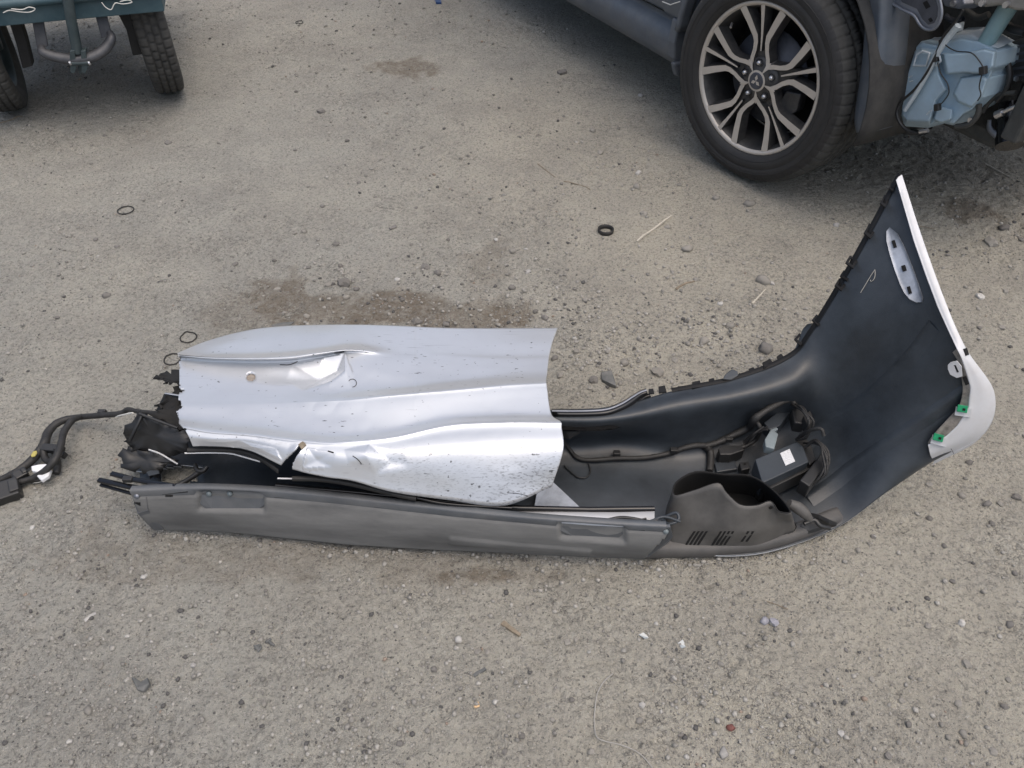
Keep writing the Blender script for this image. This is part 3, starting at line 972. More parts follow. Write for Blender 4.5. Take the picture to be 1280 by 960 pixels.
# lower lip of the right corner
lp = [(800, 699), (840, 697), (880, 697), (920, 694), (960, 689), (1000, 677), (1040, 661), (1056, 656)]
g_ = []
for k, (x, y) in enumerate(lp):
    hgt = .030 if k < 7 else .02
    b_ = W(x, y, .004)
    g_.append([b_ + Vector((0, .006, 0)), b_, b_ + Vector((0, -.002, hgt * .6)), b_ + Vector((0, .006, hgt)), b_ + Vector((0, .03, hgt + .002))])
m = MB(); m.grid(surf(g_, 5, 3)); m.build("lower_lip", 'lowerlip', bumper, solid=.003)

# air duct / exhaust recess: an open-topped box
lipr = [(843, 619, .130), (868, 613, .150), (897, 604, .170), (908, 616, .158), (925, 631, .140), (946, 632, .138), (963, 627, .143), (973, 640, .130), (989, 639, .130),
        (967, 612, .122), (938, 594, .112), (905, 592, .112), (869, 589, .114), (844, 603, .118)]
midr = [(832, 645, .075), (853, 655, .078), (884, 662, .078), (905, 665, .078), (925, 666, .078), (946, 665, .078), (964, 660, .078), (978, 652, .078), (992, 650, .075),
        (972, 626, .065), (940, 607, .065), (905, 603, .065), (868, 604, .065), (843, 616, .065)]
botr = [(836, 684, .014), (850, 690, .016), (880, 690, .016), (902, 689, .016), (922, 688, .016), (944, 686, .018), (964, 680, .02), (980, 670, .03), (995, 660, .04),
        (975, 640, .02), (942, 621, .018), (905, 617, .018), (868, 619, .018), (842, 632, .018)]
rings = [[W(*p) for p in r] for r in (botr, midr, lipr)]
dense = [spline(r, 5, True) for r in rings]
full = []
for k in range(len(dense[0])):
    full.append(spline([dense[0][k], dense[0][k].lerp(dense[1][k], .55), dense[1][k], dense[1][k].lerp(dense[2][k], .4), dense[2][k]], 4))
m = MB(); m.grid(full, close_u=True); duct_bvh = m.bvh()
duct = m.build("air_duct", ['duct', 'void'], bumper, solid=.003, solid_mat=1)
me = duct.data; bmx = bmesh.new(); bmx.from_mesh(me); bmesh.ops.recalc_face_normals(bmx, faces=bmx.faces)
cen = sum((v.co for v in bmx.verts), Vector()) / len(bmx.verts)
if sum(f.normal.dot(f.calc_center_median() - cen) for f in bmx.faces) < 0: bmesh.ops.reverse_faces(bmx, faces=bmx.faces)
bmx.to_mesh(me); bmx.free()
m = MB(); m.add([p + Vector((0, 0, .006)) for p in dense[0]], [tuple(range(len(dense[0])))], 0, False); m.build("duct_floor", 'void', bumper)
DD = lambda x, y, o: on(duct_bvh, x, y, o, .05)
for x0, n_ in ((868, 4), (901, 4), (932, 2)):
    for k in range(n_):
        x = x0 + (k - 1.5) * 5
        if n_ == 2: x = x0 + (k - .5) * 6
        l_ = 12 if n_ == 4 else 9
        decal([(x + l_ * .55, 664), (x + l_ * .55 + 2.6, 664), (x - l_ * .35 + 2.6, 664 + l_ * 1.4), (x - l_ * .35, 664 + l_ * 1.4)], DD, .0012, .002).build("louvre_slot", 'void', bumper)
p = DD(963, 634, .0015); m = MB(); m.prism([p + Vector((math.cos(t) * .004, 0, math.sin(t) * .004)) for t in np.linspace(0, 6.283, 9)[:-1]], (0, -.001, 0)); m.build("bolt_hole", 'void', bumper)
m = MB(); m.tube([W(828, 648, .11), W(845, 641, .125), W(848, 650, .12), W(836, 655, .115), W(828, 650, .11)], .0035, 7, smooth_path=4)
m.tube([W(812, 652, .13), W(830, 646, .13), W(850, 652, .12)], .003, 6, smooth_path=4)
m.build("duct_clamp", 'module', bumper)
m = MB(); m.tube([W(986, 629, .10), W(996, 634, .09), W(1005, 641, .08), W(1014, 652, .06)], [.009, .013, .012, .006], 9, smooth_path=4)
m.build("duct_arm", 'duct', bumper)
m = MB()
m.prism([W(1000, 662, .03), W(1012, 645, .05), W(1024, 648, .055), W(1036, 654, .05), (W(1046, 658, .04)), W(1030, 662, .03), W(1010, 668, .025)], (0, .004, .008))
m.tube([W(1005, 655, .06), W(1018, 650, .065), W(1025, 657, .06), W(1037, 660, .05)], .005, 7, smooth_path=3)
m.build("corner_bracket", 'black', bumper, bevel=.001)

# parking module, sensors and wiring inside the bumper
def slab(pts, z, thick, name, mat, bevel=.002, tilt=None):
    m = MB(); m.prism([W(x, y, z + (tilt(x, y) if tilt else 0)) for x, y in pts], (0, 0, -thick))
    o = m.build(name, mat, bumper, bevel=bevel); return o


mod = slab([(944, 574), (996, 552), (1004, 558), (1011, 577), (953, 604)], .095, .045, "control_module", 'module')
lab_pts = rect(984.5, 571.5, 13, 17, -.42)
m = MB(); m.prism([W(x, y, .0965) for x, y in lab_pts], (0, 0, -.001)); m.build("module_label", 'paperlabel', mod)
slab([(993, 553), (1003, 543), (1014, 556), (1020, 575), (1012, 581), (1002, 560)], .082, .05, "module_plug", 'black')
slab([(948, 607), (1010, 579), (1014, 586), (965, 610), (955, 613)], .07, .04, "module_cradle", 'black')
slab([(956, 549), (964, 536), (973, 542), (968, 561), (957, 558)], .10, .022, "connector", 'grey_conn')
slab([(958, 531), (966, 530), (973, 536), (966, 541)], .098, .012, "connector_latch", 'yellow' if False else 'grey_conn', bevel=.001)
slab([(898, 560), (905, 556), (926, 557), (931, 562), (914, 568), (900, 568)], .05, .03, "connector", 'black')
slab([(924, 578), (936, 576), (938, 585), (927, 588)], .035, .02, "fixing_boss", 'black')
slab([(893, 578), (918, 574), (922, 586), (896, 590)], .022, .01, "moulded_pad", 'inner')
p = W(931, 580, .036); m = MB(); m.prism([p + Vector((math.cos(t) * .003, math.sin(t) * .003, 0)) for t in np.linspace(0, 6.283, 9)[:-1]], (0, 0, .001)); m.build("bolt_hole", 'void', bumper)
slab([(955, 528), (983, 506), (990, 512), (975, 532), (962, 537)], .10, .03, "sensor_bracket", 'inner')
slab([(990, 512), (1004, 508), (1012, 520), (1006, 530), (993, 528)], .125, .03, "sensor_housing", 'black', .003)
slab([(1004, 520), (1013, 512), (1018, 524), (1010, 533)], .14, .03, "sensor_housing", 'matte', .003)
slab([(1000, 600), (1020, 575), (1030, 560), (1030, 585), (1012, 608)], .09, .04, "sensor_bracket", 'black', .003)
main = [S(*p, .008) for p in ((702, 545), (712, 562), (722, 574), (738, 577), (770, 575), (805, 574), (838, 566), (852, 559), (868, 555), (882, 556))]
m = MB(); m.tube(main, [.0045, .0045, .005, .005, .0055, .0055, .006, .006, .0065, .007], 9, smooth_path=6, jitter=.06)
m.tube([S(*p, .009) for p in ((880, 556), (895, 551), (915, 541), (935, 530))] + [W(943, 524, .12), W(958, 513, .135), W(975, 504, .14), W(988, 500, .14), W(994, 506, .13)], [.007, .007, .0085, .0085, .0085, .0075, .007, .0065, .006], 9, smooth_path=6, jitter=.08)
m.tube([S(*p, .009) for p in ((880, 557), (886, 565), (887, 578), (886, 592))], .008, 9, smooth_path=5, jitter=.06)
m.tube([W(944, 525, .11), W(950, 535, .10), W(946, 548, .06), W(935, 556, .045), W(925, 560, .04)], .005, 7, smooth_path=5)
for dj in range(5):
    q = lambda v: v + random.uniform(-4, 4)
    m.tube([W(q(1008), q(556), .09), W(q(1022), q(552), .12), W(q(1032), q(568), .12), W(q(1031), q(590), .1), W(q(1018), q(604), .07), W(q(1003), q(612), .05)], .0026, 6, smooth_path=5)
for dj in range(4):
    m.tube([W(q(992), q(504), .13), W(q(1004), q(512), .16), W(q(1014), q(528), .16), W(q(1006), q(545), .12), W(q(996), q(552), .09)], .0024, 6, smooth_path=5)
    m.tube([W(q(930), q(552), .05), W(q(944), q(540), .09), W(q(958), q(534), .11)], .002, 6, smooth_path=4)
m.tube([W(1000, 545, .10), W(1012, 538, .15), W(1026, 536, .17), W(1030, 545, .16)], .004, 7, smooth_path=4)
m.build("wiring", 'tape', bumper)
for x, y in ((770, 570), (841, 560), (907, 545)):
    m = MB(); m.box(S(x, y, .014), (.016, .012, .012)); m.build("wiring_clip", 'black', bumper, bevel=.001)
m = MB(); m.tube([S(*p, .004) for p in ((705, 583), (712, 590), (722, 598), (733, 598), (738, 590), (735, 580))], .0018, 5, smooth_path=4)
m.build("thin_wire", 'black', bumper)

# torn black plastic at the broken left end
def shred(pts, name, mat='black', thick=.003, seed=0, rough=.010):
    """jagged torn sheet: outline roughened, surface buckled"""
    P3 = [W(*p) for p in pts]
    n = len(P3); ring = []
    for i in range(n):
        a_, b_ = P3[i], P3[(i + 1) % n]
        for t in (0, .2, .4, .6, .8):
            q = a_.lerp(b_, t)
            ring.append(q + Vector((random.uniform(-1, 1), random.uniform(-1, 1), random.uniform(-1, 1))) * rough * .75 * (1 if t else .3))
    c = sum(ring, Vector()) / len(ring)
    k = len(ring); vs = list(ring)
    for _ in range(6): ring = [(ring[i - 1] + ring[i] * 2 + ring[(i + 1) % k]) / 4 for i in range(k)]
    for f_ in (.72, .36):
        vs += [c + (p - c) * f_ + Vector((0, 0, mnoise.noise((c + (p - c) * f_) * 22) * rough * 1.6)) for p in ring]
    vs.append(c)
    fs = []
    for l_ in (0, 1):
        for i in range(k): fs.append((l_ * k + i, l_ * k + (i + 1) % k, (l_ + 1) * k + (i + 1) % k, (l_ + 1) * k + i))
    for i in range(k): fs.append((2 * k + i, 2 * k + (i + 1) % k, 3 * k))
    m = MB(); m.add(vs, fs, 0, True)
    return m.build(name, mat, bumper, solid=thick, offset=0)


shred([(172, 516, .16), (186, 522, .15), (215, 530, .13), (240, 545, .12), (232, 566, .09), (205, 570, .06), (170, 562, .07), (154, 553, .08), (156, 535, .12)], "torn_flap", 'black')
shred([(152, 560, .07), (172, 563, .075), (200, 565, .07), (222, 575, .06), (206, 583, .045), (198, 596, .03), (180, 592, .03), (151, 580, .05)], "torn_flap", 'black')
shred([(186, 518, .14), (206, 512, .14), (226, 505, .14), (240, 515, .13), (240, 548, .11), (218, 534, .12)], "torn_flap", 'matte')
shred([(206, 497, .13), (217, 489, .14), (226, 480, .14), (230, 520, .11), (212, 516, .12), (194, 507, .11)], "torn_flap", 'matte')
shred([(193, 471, .125), (205, 466, .13), (226, 462, .14), (246, 470, .145), (252, 500, .145), (236, 504, .142), (226, 478, .138), (216, 478, .135), (204, 480, .128), (207, 473, .128)], "torn_flap", 'matte')
m = MB(); m.tube([W(186, 562, .09), (W(200, 567, .088)), W(212, 574, .08), W(222, 580, .07)], .002, 5, smooth_path=3); m.build("torn_edge", 'lip', bumper)
m = MB(); m.tube([W(178, 518, .155), W(170, 535, .14), W(163, 550, .11)], .004, 6); m.tube([W(174, 517, .16), W(200, 527, .15), W(222, 535, .14)], .0035, 6); m.build("torn_rib", 'black', bumper)
m = MB(); m.tube([W(244, 581, .05), W(247, 588, .05), (W(254, 589, .05)), W(259, 583, .055)], .005, 7, smooth_path=4); m.tube([W(258, 585, .05), W(244, 594, .04), W(228, 604, .03), W(212, 610, .03)], .006, 7, smooth_path=3)
m.build("inner_hook", 'black', bumper)
m = MB(); m.prism([W(183, 590, .05), W(188, 588, .05), W(198, 588, .05), (W(199, 592, .05)), W(186, 595, .045)], (0, .003, -.004)); m.build("torn_clip", 'module', bumper)
#==PANEL==
# ------------------------------------------------------------------ dented silver panel lying over the left half of the bumper
panel_root = empty("body_panel", W(460, 560, 0))
finish(panel_root, "dented torn silver painted body panel lying over the left half of the bumper", "body panel")
XP = [222, 262, 310, 360, 405, 440, 490, 560, 630, 692]
ROWS = [  # left x, right x, pixel rows far -> near, heights
    (222, 697, [441, 425, 413, 407, 406, 406, 407, 410, 410, 410], [.208, .204, .202, .200, .198, .195, .190, .190, .190, .190]),
    (222, 691, [443, 434, 425, 420, 417, 416, 420, 426, 427, 426], [.214, .216, .215, .214, .212, .204, .197, .196, .197, .198]),
    (223, 687, [444, 443, 441, 438, 433, 429, 433, 440, 443, 442], [.222, .226, .226, .226, .224, .215, .203, .201, .202, .203]),
    (223, 686, [445, 448, 449, 447, 441, 437, 441, 446, 449, 448], [.226, .235, .240, .242, .241, .232, .207, .204, .205, .206]),
    (223, 685, [448, 451, 452, 451, 445, 441, 449, 456, 459, 457], [.210, .212, .214, .215, .216, .220, .210, .207, .208, .209]),
    (224, 684, [458, 461, 462, 462, 459, 457, 467, 471, 468, 466], [.208, .210, .211, .212, .214, .217, .215, .211, .211, .212]),
    (224, 683, [478, 481, 483, 486, 486, 485, 484, 479, 474, 472], [.214, .216, .217, .218, .219, .219, .220, .217, .217, .217]),
    (223, 683, [501, 502, 501, 501, 500, 498, 493, 487, 481, 478], [.223, .224, .225, .226, .230, .234, .237, .234, .230, .227]),
    (223, 684, [507, 508, 507, 507, 506, 505, 500, 494, 488, 485], [.225, .226, .227, .228, .231, .2345, .236, .233, .2295, .227]),
    (220, 689, [522, 525, 529, 536, 541, 542, 536, 521, 517, 517], [.226, .227, .228, .229, .229, .229, .228, .227, .226, .226]),
    (228, 701, [533, 538, 542, 548, 552, 551, 546, 531, 527, 527], [.242, .243, .244, .245, .246, .246, .245, .243, .241, .241]),
    (231, 702, [537, 542, 546, 553, 557, 557, 552, 538, 534, 534], [.240, .241, .242, .243, .244, .244, .243, .241, .239, .239]),
    (236, 704, [546, 549, 552, 564, 571, 574, 572, 568, 566, 563], [.234, .235, .236, .234, .235, .235, .234, .230, .226, .226]),
    (241, 690, [558, 558, 563, 585, 596, 601, 615, 625, 632, 608], [.214, .215, .216, .205, .200, .196, .175, .152, .142, .165]),
]
pc = []
for k, (xl_, xr_, ys_r, zs_r) in enumerate(ROWS):
    row = []
    for q, (x, y, z) in enumerate(zip(XP, ys_r, zs_r)):
        x2 = xl_ if q == 0 else xr_ if q == len(XP) - 1 else x
        row.append(W(x2, y, z))
    pc.append(row)
PU, PV = 12, 44
pg = surf(pc, PU, PV)
FP = {'a': (366, 456, 0), 'b': (402, 449, .004), 'c': (432, 443, .006), 'd': (443, 470, 0), 'e': (440, 486, 0), 'f': (414, 493, 0), 'g': (378, 488, 0), 'h': (356, 474, 0),
      'p': (398, 469, -.013), 'q': (420, 459, -.012), 'r': (432, 466, .005), 't': (412, 480, .004)}
FP.update({'A': (430, 562, 0), 'B': (462, 556, 0), 'C': (505, 566, 0), 'D': (512, 582, 0), 'E': (470, 592, 0), 'F': (436, 580, 0), 'G': (458, 571, .009), 'H': (490, 577, -.008),
           'I': (250, 551, 0), 'J': (300, 551, 0), 'K': (345, 560, 0), 'L': (352, 576, .006), 'M': (318, 562, .008), 'N': (272, 554, .004), 'O': (290, 559, -.002),
           'P': (384, 560, .004), 'Q': (420, 566, 0), 'R': (415, 584, 0), 'S': (378, 588, .008), 'T': (396, 574, -.006)})
FT = ['ABG', 'BCH', 'BHG', 'CDH', 'DEH', 'EGH', 'EFG', 'FAG', 'IJN', 'JMO', 'JON', 'JKM', 'KLM', 'PQT', 'QRT', 'RST', 'SPT', 'abp', 'bqp', 'bcq', 'crq', 'cdr', 'der', 'ert', 'rqt', 'qpt', 'eft', 'fgt', 'gpt', 'ghp', 'hap']


def facet(x, y):
    for t in FT:
        (x1, y1, z1), (x2, y2, z2), (x3, y3, z3) = (FP[k] for k in t)
        den = (y2 - y3) * (x1 - x3) + (x3 - x2) * (y1 - y3)
        a_ = ((y2 - y3) * (x - x3) + (x3 - x2) * (y - y3)) / den
        b_ = ((y3 - y1) * (x - x3) + (x1 - x3) * (y - y3)) / den
        if a_ >= 0 and b_ >= 0 and a_ + b_ <= 1: return a_ * z1 + b_ * z2 + (1 - a_ - b_) * z3
    return 0.0


for r in pg:
    for i, p in enumerate(r):
        x, y = pix(p)
        # crumpled triangular dent, buckles and small dings (pushed in along the view of the sheet normal)
        d = 0.0
        d += (1.5 if y < 500 else .8) * facet(x, y)
        d += .0016 * abs(mnoise.noise(Vector((x * .035, y * .05, 6)))) * (.6 if 230 < x < 470 else .3)
        q = ((x - 350) / 40) ** 2 + ((y - 470) / 12) ** 2
        if q < 1: d -= .006 * (1 - q) ** 2
        d += .010 * smooth(.25, 1, 1 - min(1, math.hypot(x - 372, (y - 572) * .7) / 20))     # lips curled up at the split
        d += .0028 * mnoise.noise(Vector((x * .012, y * .03, 2))) * (1 if x < 520 else .5)
        r[i] = p + Vector((0, -.2, 1)) * d
HOLE = (313.5, 471, 6.2, 5.6)


def panel_keep(i, j):
    p = (pg[i][j] + pg[i + 1][j + 1]) / 2
    x, y = pix(p)
    if inpoly(x, y, [(349, 588), (352, 580), (364, 567), (378, 552), (381, 554), (374, 566), (366, 580), (363, 598), (350, 600)]): return False
    if ((x - HOLE[0]) / HOLE[2]) ** 2 + ((y - HOLE[1]) / HOLE[3]) ** 2 < 1: return False
    if y > 446:
        e = 224 + 8 * mnoise.noise(Vector((y * .13, .3, 4))) + 6 * mnoise.noise(Vector((y * .45, .9, 1)))
        if 535 < y < 556: e = 232 + 3 * mnoise.noise(Vector((y * .4, .9, 7)))
        if x < e: return False
    return True


m = MB(); m.grid(pg, keep=panel_keep)
pan_bvh = m.bvh()
skin = m.build("panel_skin", ['paint', 'inner'], panel_root, solid=.0035, solid_mat=0, offset=-1)
flip_check(skin, (0, -.3, 1))
# underside black: second material on the offset side
skin.modifiers["solid"].material_offset = 1
skin.modifiers["solid"].material_offset_rim = 0
gr = skin.data.attributes.new("grime", 'FLOAT', 'POINT')
gv = []
for v in skin.data.vertices:
    x, y = pix(v.co)
    g = 1.0 * smooth(560, 606, y) * smooth(585, 668, x) + .35 * smooth(540, 600, y) * smooth(430, 520, x) + .6 * max(0, 1 - ((x - 500) / 40) ** 2 - ((y - 572) / 14) ** 2) + .3 * max(0, 1 - ((x - 330) / 40) ** 2 - ((y - 556) / 12) ** 2)
    gv.append(min(1, g))
gr.data.foreach_set("value", np.array(gv, np.float32))


def PP(px, py, off=.002): return on(pan_bvh, px, py, off, .2)


# sensor sitting in its hole
m = MB()
cs = [PP(313.5 + 7.6 * math.cos(t), 471 + 7.0 * math.sin(t), .0002) for t in np.linspace(0, 6.283, 25)[:-1]]
c0 = sum(cs, Vector()) / 24
m.add([c + Vector((0, 0, .0002)) for c in cs] + [c0 + (c - c0) * .80 + Vector((0, 0, -.0006)) for c in cs] + [c0 + (c - c0) * .80 + Vector((0, .001, -.012)) for c in cs],
      [(i, (i + 1) % 24, 24 + (i + 1) % 24, 24 + i) for i in range(24)] + [(24 + i, 24 + (i + 1) % 24, 48 + (i + 1) % 24, 48 + i) for i in range(24)])
m.build("sensor_ring", 'paint', panel_root).data.attributes.new("grime", 'FLOAT', 'POINT')
m = MB(); m.add([c0 + (c - c0) * .82 + Vector((0, 0, -.006)) for c in cs], [tuple(range(24))], 0, False); m.build("parking_sensor", 'sensor', panel_root)
# towing-eye cover outline
m = MB(); m.tube([PP(440.5 + 5.2 * math.cos(t), 479 + 5 * math.sin(t), .0006) for t in np.linspace(math.radians(-150), math.radians(90), 14)], .0007, 5)
m.build("cover_seam", 'void', panel_root)
# split at the fold and scuffs
for pts, r_ in (([(350, 456), (362, 456), (372, 452)], .0009), ([(418, 441), (424, 441), (430, 439)], .0012), ([(441, 570), (447, 574), (452, 580)], .0009),
                ([(410, 564), (417, 566)], .0014), ([(634, 616), (648, 617), (660, 620)], .0006)):
    m = MB(); m.tube([PP(*p, .0004) for p in pts], r_, 5, smooth_path=3); m.build("scuff", 'matte', panel_root)
m = MB(); m.prism([PP(373, 556, .002), PP(379, 552, .002), PP(383, 556, .002), PP(377, 562, .002)], (0, 0, -.004)); m.build("torn_fragment", 'woodbrown', panel_root)
# foam seal and pale metal edge below the near edge
for pts, z0, z1 in (([(234, 561), (262, 560), (292, 561), (312, 565), (330, 574), (348, 587)], .196, .188), ([(365, 596), (400, 597), (440, 603), (490, 615), (520, 621)], .184, .158)):
    n_ = len(pts)
    m = MB(); g_ = []
    for k, (x, y) in enumerate(pts):
        z = z0 + (z1 - z0) * k / (n_ - 1)
        g_.append([W(x, y - 1, z - .001), W(x, y + 2, z - .002), W(x, y + 5, z - .008), W(x, y + 5, z - .016), W(x, y, z - .016)])
    m.grid(surf(g_, 5, 3)); m.build("foam_seal", 'rubber', panel_root)
for pts, z0, z1 in (([(231, 566.5), (262, 566), (288, 567), (304, 571), (325, 577)], .186, .176), ([(347, 598), (385, 599), (420, 602), (460, 610), (501, 621)], .174, .152)):
    n_ = len(pts)
    m = MB(); m.tube([W(x, y, z0 + (z1 - z0) * k / (n_ - 1)) for k, (x, y) in enumerate(pts)], .0018, 6, smooth_path=5); m.build("metal_edge", 'lip', panel_root)
m = MB(); m.tube([W(500, 619, .150), W(520, 622, .150), W(560, 630, .142), W(640, 635, .135)], .003, 6, smooth_path=5); m.build("edge_trim", 'gloss', panel_root)
m = MB(); m.prism([W(338, 407, .108), W(352, 403, .106), W(368, 402, .104), W(362, 407, .106), W(346, 410, .108)], (0, .004, -.004)); m.build("torn_tab", 'slate', panel_root)

# ------------------------------------------------------------------ wiring harness trailing out at the left
HS = .76
har = empty("wiring_harness", G(70, 580))
finish(har, "black taped wiring harness with plugs trailing over the ground left of the bumper", "cable")
tr = [W(225, 517, .12), W(196, 516, .115), W(172, 514, .10), W(160, 512, .085), W(150, 517, .07), W(128, 519, .05), (G(103, 521, .03))]
m = MB()
m.tube(tr, [HS * q for q in (.006, .006, .0065, .008, .009, .009, .010)], 10, smooth_path=6, jitter=.07)
m.tube([tr[-1]] + [G(x, y, l) for x, y, l in ((84, 524, .03), (70, 530, .03), (60, 541, .03), (56, 553, .03), (50, 563, .025), (38, 577, .02), (20, 590, .015), (0, 600, .012), (-22, 609, .01))], [HS * q for q in (.010, .011, .012, .013, .014, .013, .013, .011, .010, .010)], 10, smooth_path=6, jitter=.06)
m.tube([tr[-1] + Vector((0, -.005, .004))] + [G(x, y, l) for x, y, l in ((90, 526, .045), (80, 540, .05), (76, 556, .055), (70, 573, .05), (58, 587, .035), (42, 597, .02), (24, 603, .016), (10, 610, .014))], [HS * q for q in (.008, .010, .0105, .011, .011, .010, .009, .009, .009)], 10, smooth_path=6, jitter=.06)
m.build("cable_loom", 'tape', har)
m = MB(); m.tube([G(x, y, l) for x, y, l in ((54, 560, .03), (56, 572, .02), (62, 577, .02), (70, 574, .03), (72, 582, .02), (70, 592, .012))], .008, 8, smooth_path=5); m.build("cable_branch", 'tape', har)
def chunk(px, py, lift, size, rot, name, mat, parent, bev=.003):
    c = G(px, py, lift)
    R_ = Matrix.Rotation(rot, 3, 'Z') @ Matrix.Rotation(.25, 3, 'X')
    m = MB(); m.box(c, size, 0, R_)
    m.box(c + R_ @ Vector((size[0] * .35, 0, size[2] * .4)), (size[0] * .4, size[1] * .7, size[2] * .5), 0, R_)
    m.box(c + R_ @ Vector((-size[0] * .45, size[1] * .1, -size[2] * .1)), (size[0] * .3, size[1] * .8, size[2] * .6), 0, R_)
    return m.build(name, mat, parent, bevel=bev)
chunk(10, 615, .018, (.05, .045, .035), .5, "plug", 'black', har)
chunk(26, 594, .016, (.028, .022, .022), .8, "plug", 'black', har)
chunk(66, 561, .03, (.05, .018, .018), -.1, "cable_clip", 'black', har, .002)
chunk(76, 567, .028, (.03, .014, .014), -.5, "cable_clip", 'black', har, .002)
chunk(128, 515, .06, (.018, .010, .012), 0, "cable_clip", 'black', har, .001)
chunk(48, 599, .012, (.034, .012, .012), .25, "plug", 'black', har, .002)
m = MB(); m.prism([G(x, y, .02) for x, y in ((41, 586), (50, 584), (60, 583), (66, 590), (63, 598), (54, 604), (48, 598), (55, 594), (42, 592))], (0, 0, .010)); m.build("white_plug", 'white', har, bevel=.002)
m = MB(); m.prism([G(x, y, .034) for x, y in ((39, 570), (42, 565), (46, 564), (47, 567), (44, 571), (40, 572))], (0, 0, .003)); m.build("yellow_tape", 'yellow', har, bevel=.001)
m = MB(); m.tube([W(166, 516, .105), W(152, 519, .08), W(144, 521, .06)], .002, 5); m.tube([G(40, 604, .005), G(48, 603, .008), G(52, 602, .01)], .001, 4); m.build("bare_strand", 'wirewhite', har)

# ------------------------------------------------------------------ damaged car: front right corner
car = empty("damaged_car", (0.7985, 2.521, 0), math.radians(206.8), local=True)
finish(car, "blue-grey car with its front bumper stripped off, alloy wheel and washer tank showing", "car")
CO = Vector((0.7985, 2.521, 0)); ca = math.radians(206.8)
CX = Vector((math.cos(ca), math.sin(ca), 0)); CY = Vector((-math.sin(ca), math.cos(ca), 0))


def C(px, py, xo):
    """car-local point seen at that place, at lateral distance xo from the wheel face"""
    d = ray(px, py); t = (xo - (CAM - CO).dot(CX)) / d.dot(CX)
    q = CAM + d * t - CO
    return Vector((q.dot(CX), q.dot(CY), q.z))


ZC = .345
# wheel (turned a little): local X outward, Y forward
wheel = None
prof_rim = [(-.20, .236), (-.195, .222), (-.15, .205), (-.06, .212), (-.02, .221), (-.009, .228), (-.004, .231), (-.0015, .2345), (0, .240), (-.003, .244), (-.008, .243)]
m = MB(); m.lathe(prof_rim[:6], 72, 1); m.lathe(prof_rim[5:], 72, 0)
m.v = [(x, -z, y) if False else (x, y, z) for x, y, z in m.v]
wheel = m.build("wheel", ['alloy', 'alloydark'], car)
wheel.location = (0, 0, ZC)
wheel.rotation_euler = (0, 0, math.radians(217.1 - 206.8))
LOCAL.add(wheel.name)
prof_t = [(-.003, .243), (.006, .249), (.013, .268), (.015, .288), (.0135, .290), (.0135, .294), (.015, .296), (.012, .316), (.004, .333), (-.006, .342), (-.016, .347), (-.032, .3505),
          (-.040, .3515), (-.041, .3445), (-.049, .3445), (-.050, .352), (-.083, .3525), (-.084, .3445), (-.092, .3445), (-.093, .3525), (-.125, .3525), (-.126, .3445), (-.134, .3445), (-.135, .352),
          (-.167, .3515), (-.168, .3445), (-.176, .3445), (-.177, .3505), (-.196, .347), (-.208, .338), (-.217, .315), (-.215, .285), (-.205, .25), (-.20, .243)]
SH = {8, 9, 10, 11, 12, 15, 16, 19, 20, 23, 24, 27, 28}
def tread(k, i):
    if i in SH:
        ph = (k + (0 if i <= 12 else i * 2)) % 8
        if i in (8, 9, 10): return -.0045 if ph in (0,) else 0
        return -.0055 if ph == 0 else 0
    return 0
prof_t = [(x, .243 + (r - .243) * .925) for x, r in prof_t]
m = MB(); m.lathe(prof_t, 512, 0, rmod=tread)
# dusty tread, cleaner sidewall
np_ = len(prof_t) - 1
m.mi = [1 if (q % np_) >= 8 and (q % np_) < 29 else 0 for q in range(len(m.f))]
m.build("tyre", ['tyre', 'tyredust'], wheel)
for rr, xx in ((.262, .0125), (.305, .0145)):
    m = MB(); m.tube([(xx - .0012, rr * math.cos(t), rr * math.sin(t)) for t in np.linspace(0, 6.283185, 97)[:-1]], .0015, 5, closed=True); m.build("sidewall_ring", 'tyre', wheel)


def pol(r, a, x): return Vector((x, r * math.sin(math.radians(a)), r * math.cos(math.radians(a))))


R0 = .2305
def spoke(path, base):
    """bent spoke: path of (r, angle, half-width); machined face on dark flanks"""
    pts = spline([pol(r * R0, base + a, 0) for r, a, w in path], 1) if False else [pol(r * R0, base + a, 0) for r, a, w in path]
    ws = [w for _, _, w in path]
    L_, R_ = [], []
    for i, p in enumerate(pts):
        a_ = pts[max(0, i - 1)]; b_ = pts[min(len(pts) - 1, i + 1)]
        t = (b_ - a_).normalized(); s = Vector((0, t.z, -t.y))
        L_.append(p + s * ws[i]); R_.append(p - s * ws[i])
    def xo(p): r = math.hypot(p.y, p.z); return -.004 - .010 * max(0, 1 - r / R0) - .006 * math.sin(math.pi * min(1, r / R0))
    m = MB(); n = len(pts)
    top = [Vector((xo(p), p.y, p.z)) for p in L_] + [Vector((xo(p), p.y, p.z)) for p in R_]
    mid = sum(pts, Vector()) / n
    low = [Vector((p.x - .034, p.y, p.z)) for p in top]
    c_ = [(top[i] + top[n + i]) / 2 for i in range(n)]
    low = [l + (l - Vector((l.x, c_[i % n].y, c_[i % n].z))) * .55 for i, l in enumerate(low)]
    m.add(top, [(i, i + 1, n + i + 1, n + i) for i in range(n - 1)], 0, False)
    m.add(top + low, [(i + 1, i, 2 * n + i, 2 * n + i + 1) for i in range(n - 1)] + [(n + i, n + i + 1, 3 * n + i + 1, 3 * n + i) for i in range(n - 1)], 1, False)
    return m.build("spoke", ['alloy', 'alloydark'], wheel)


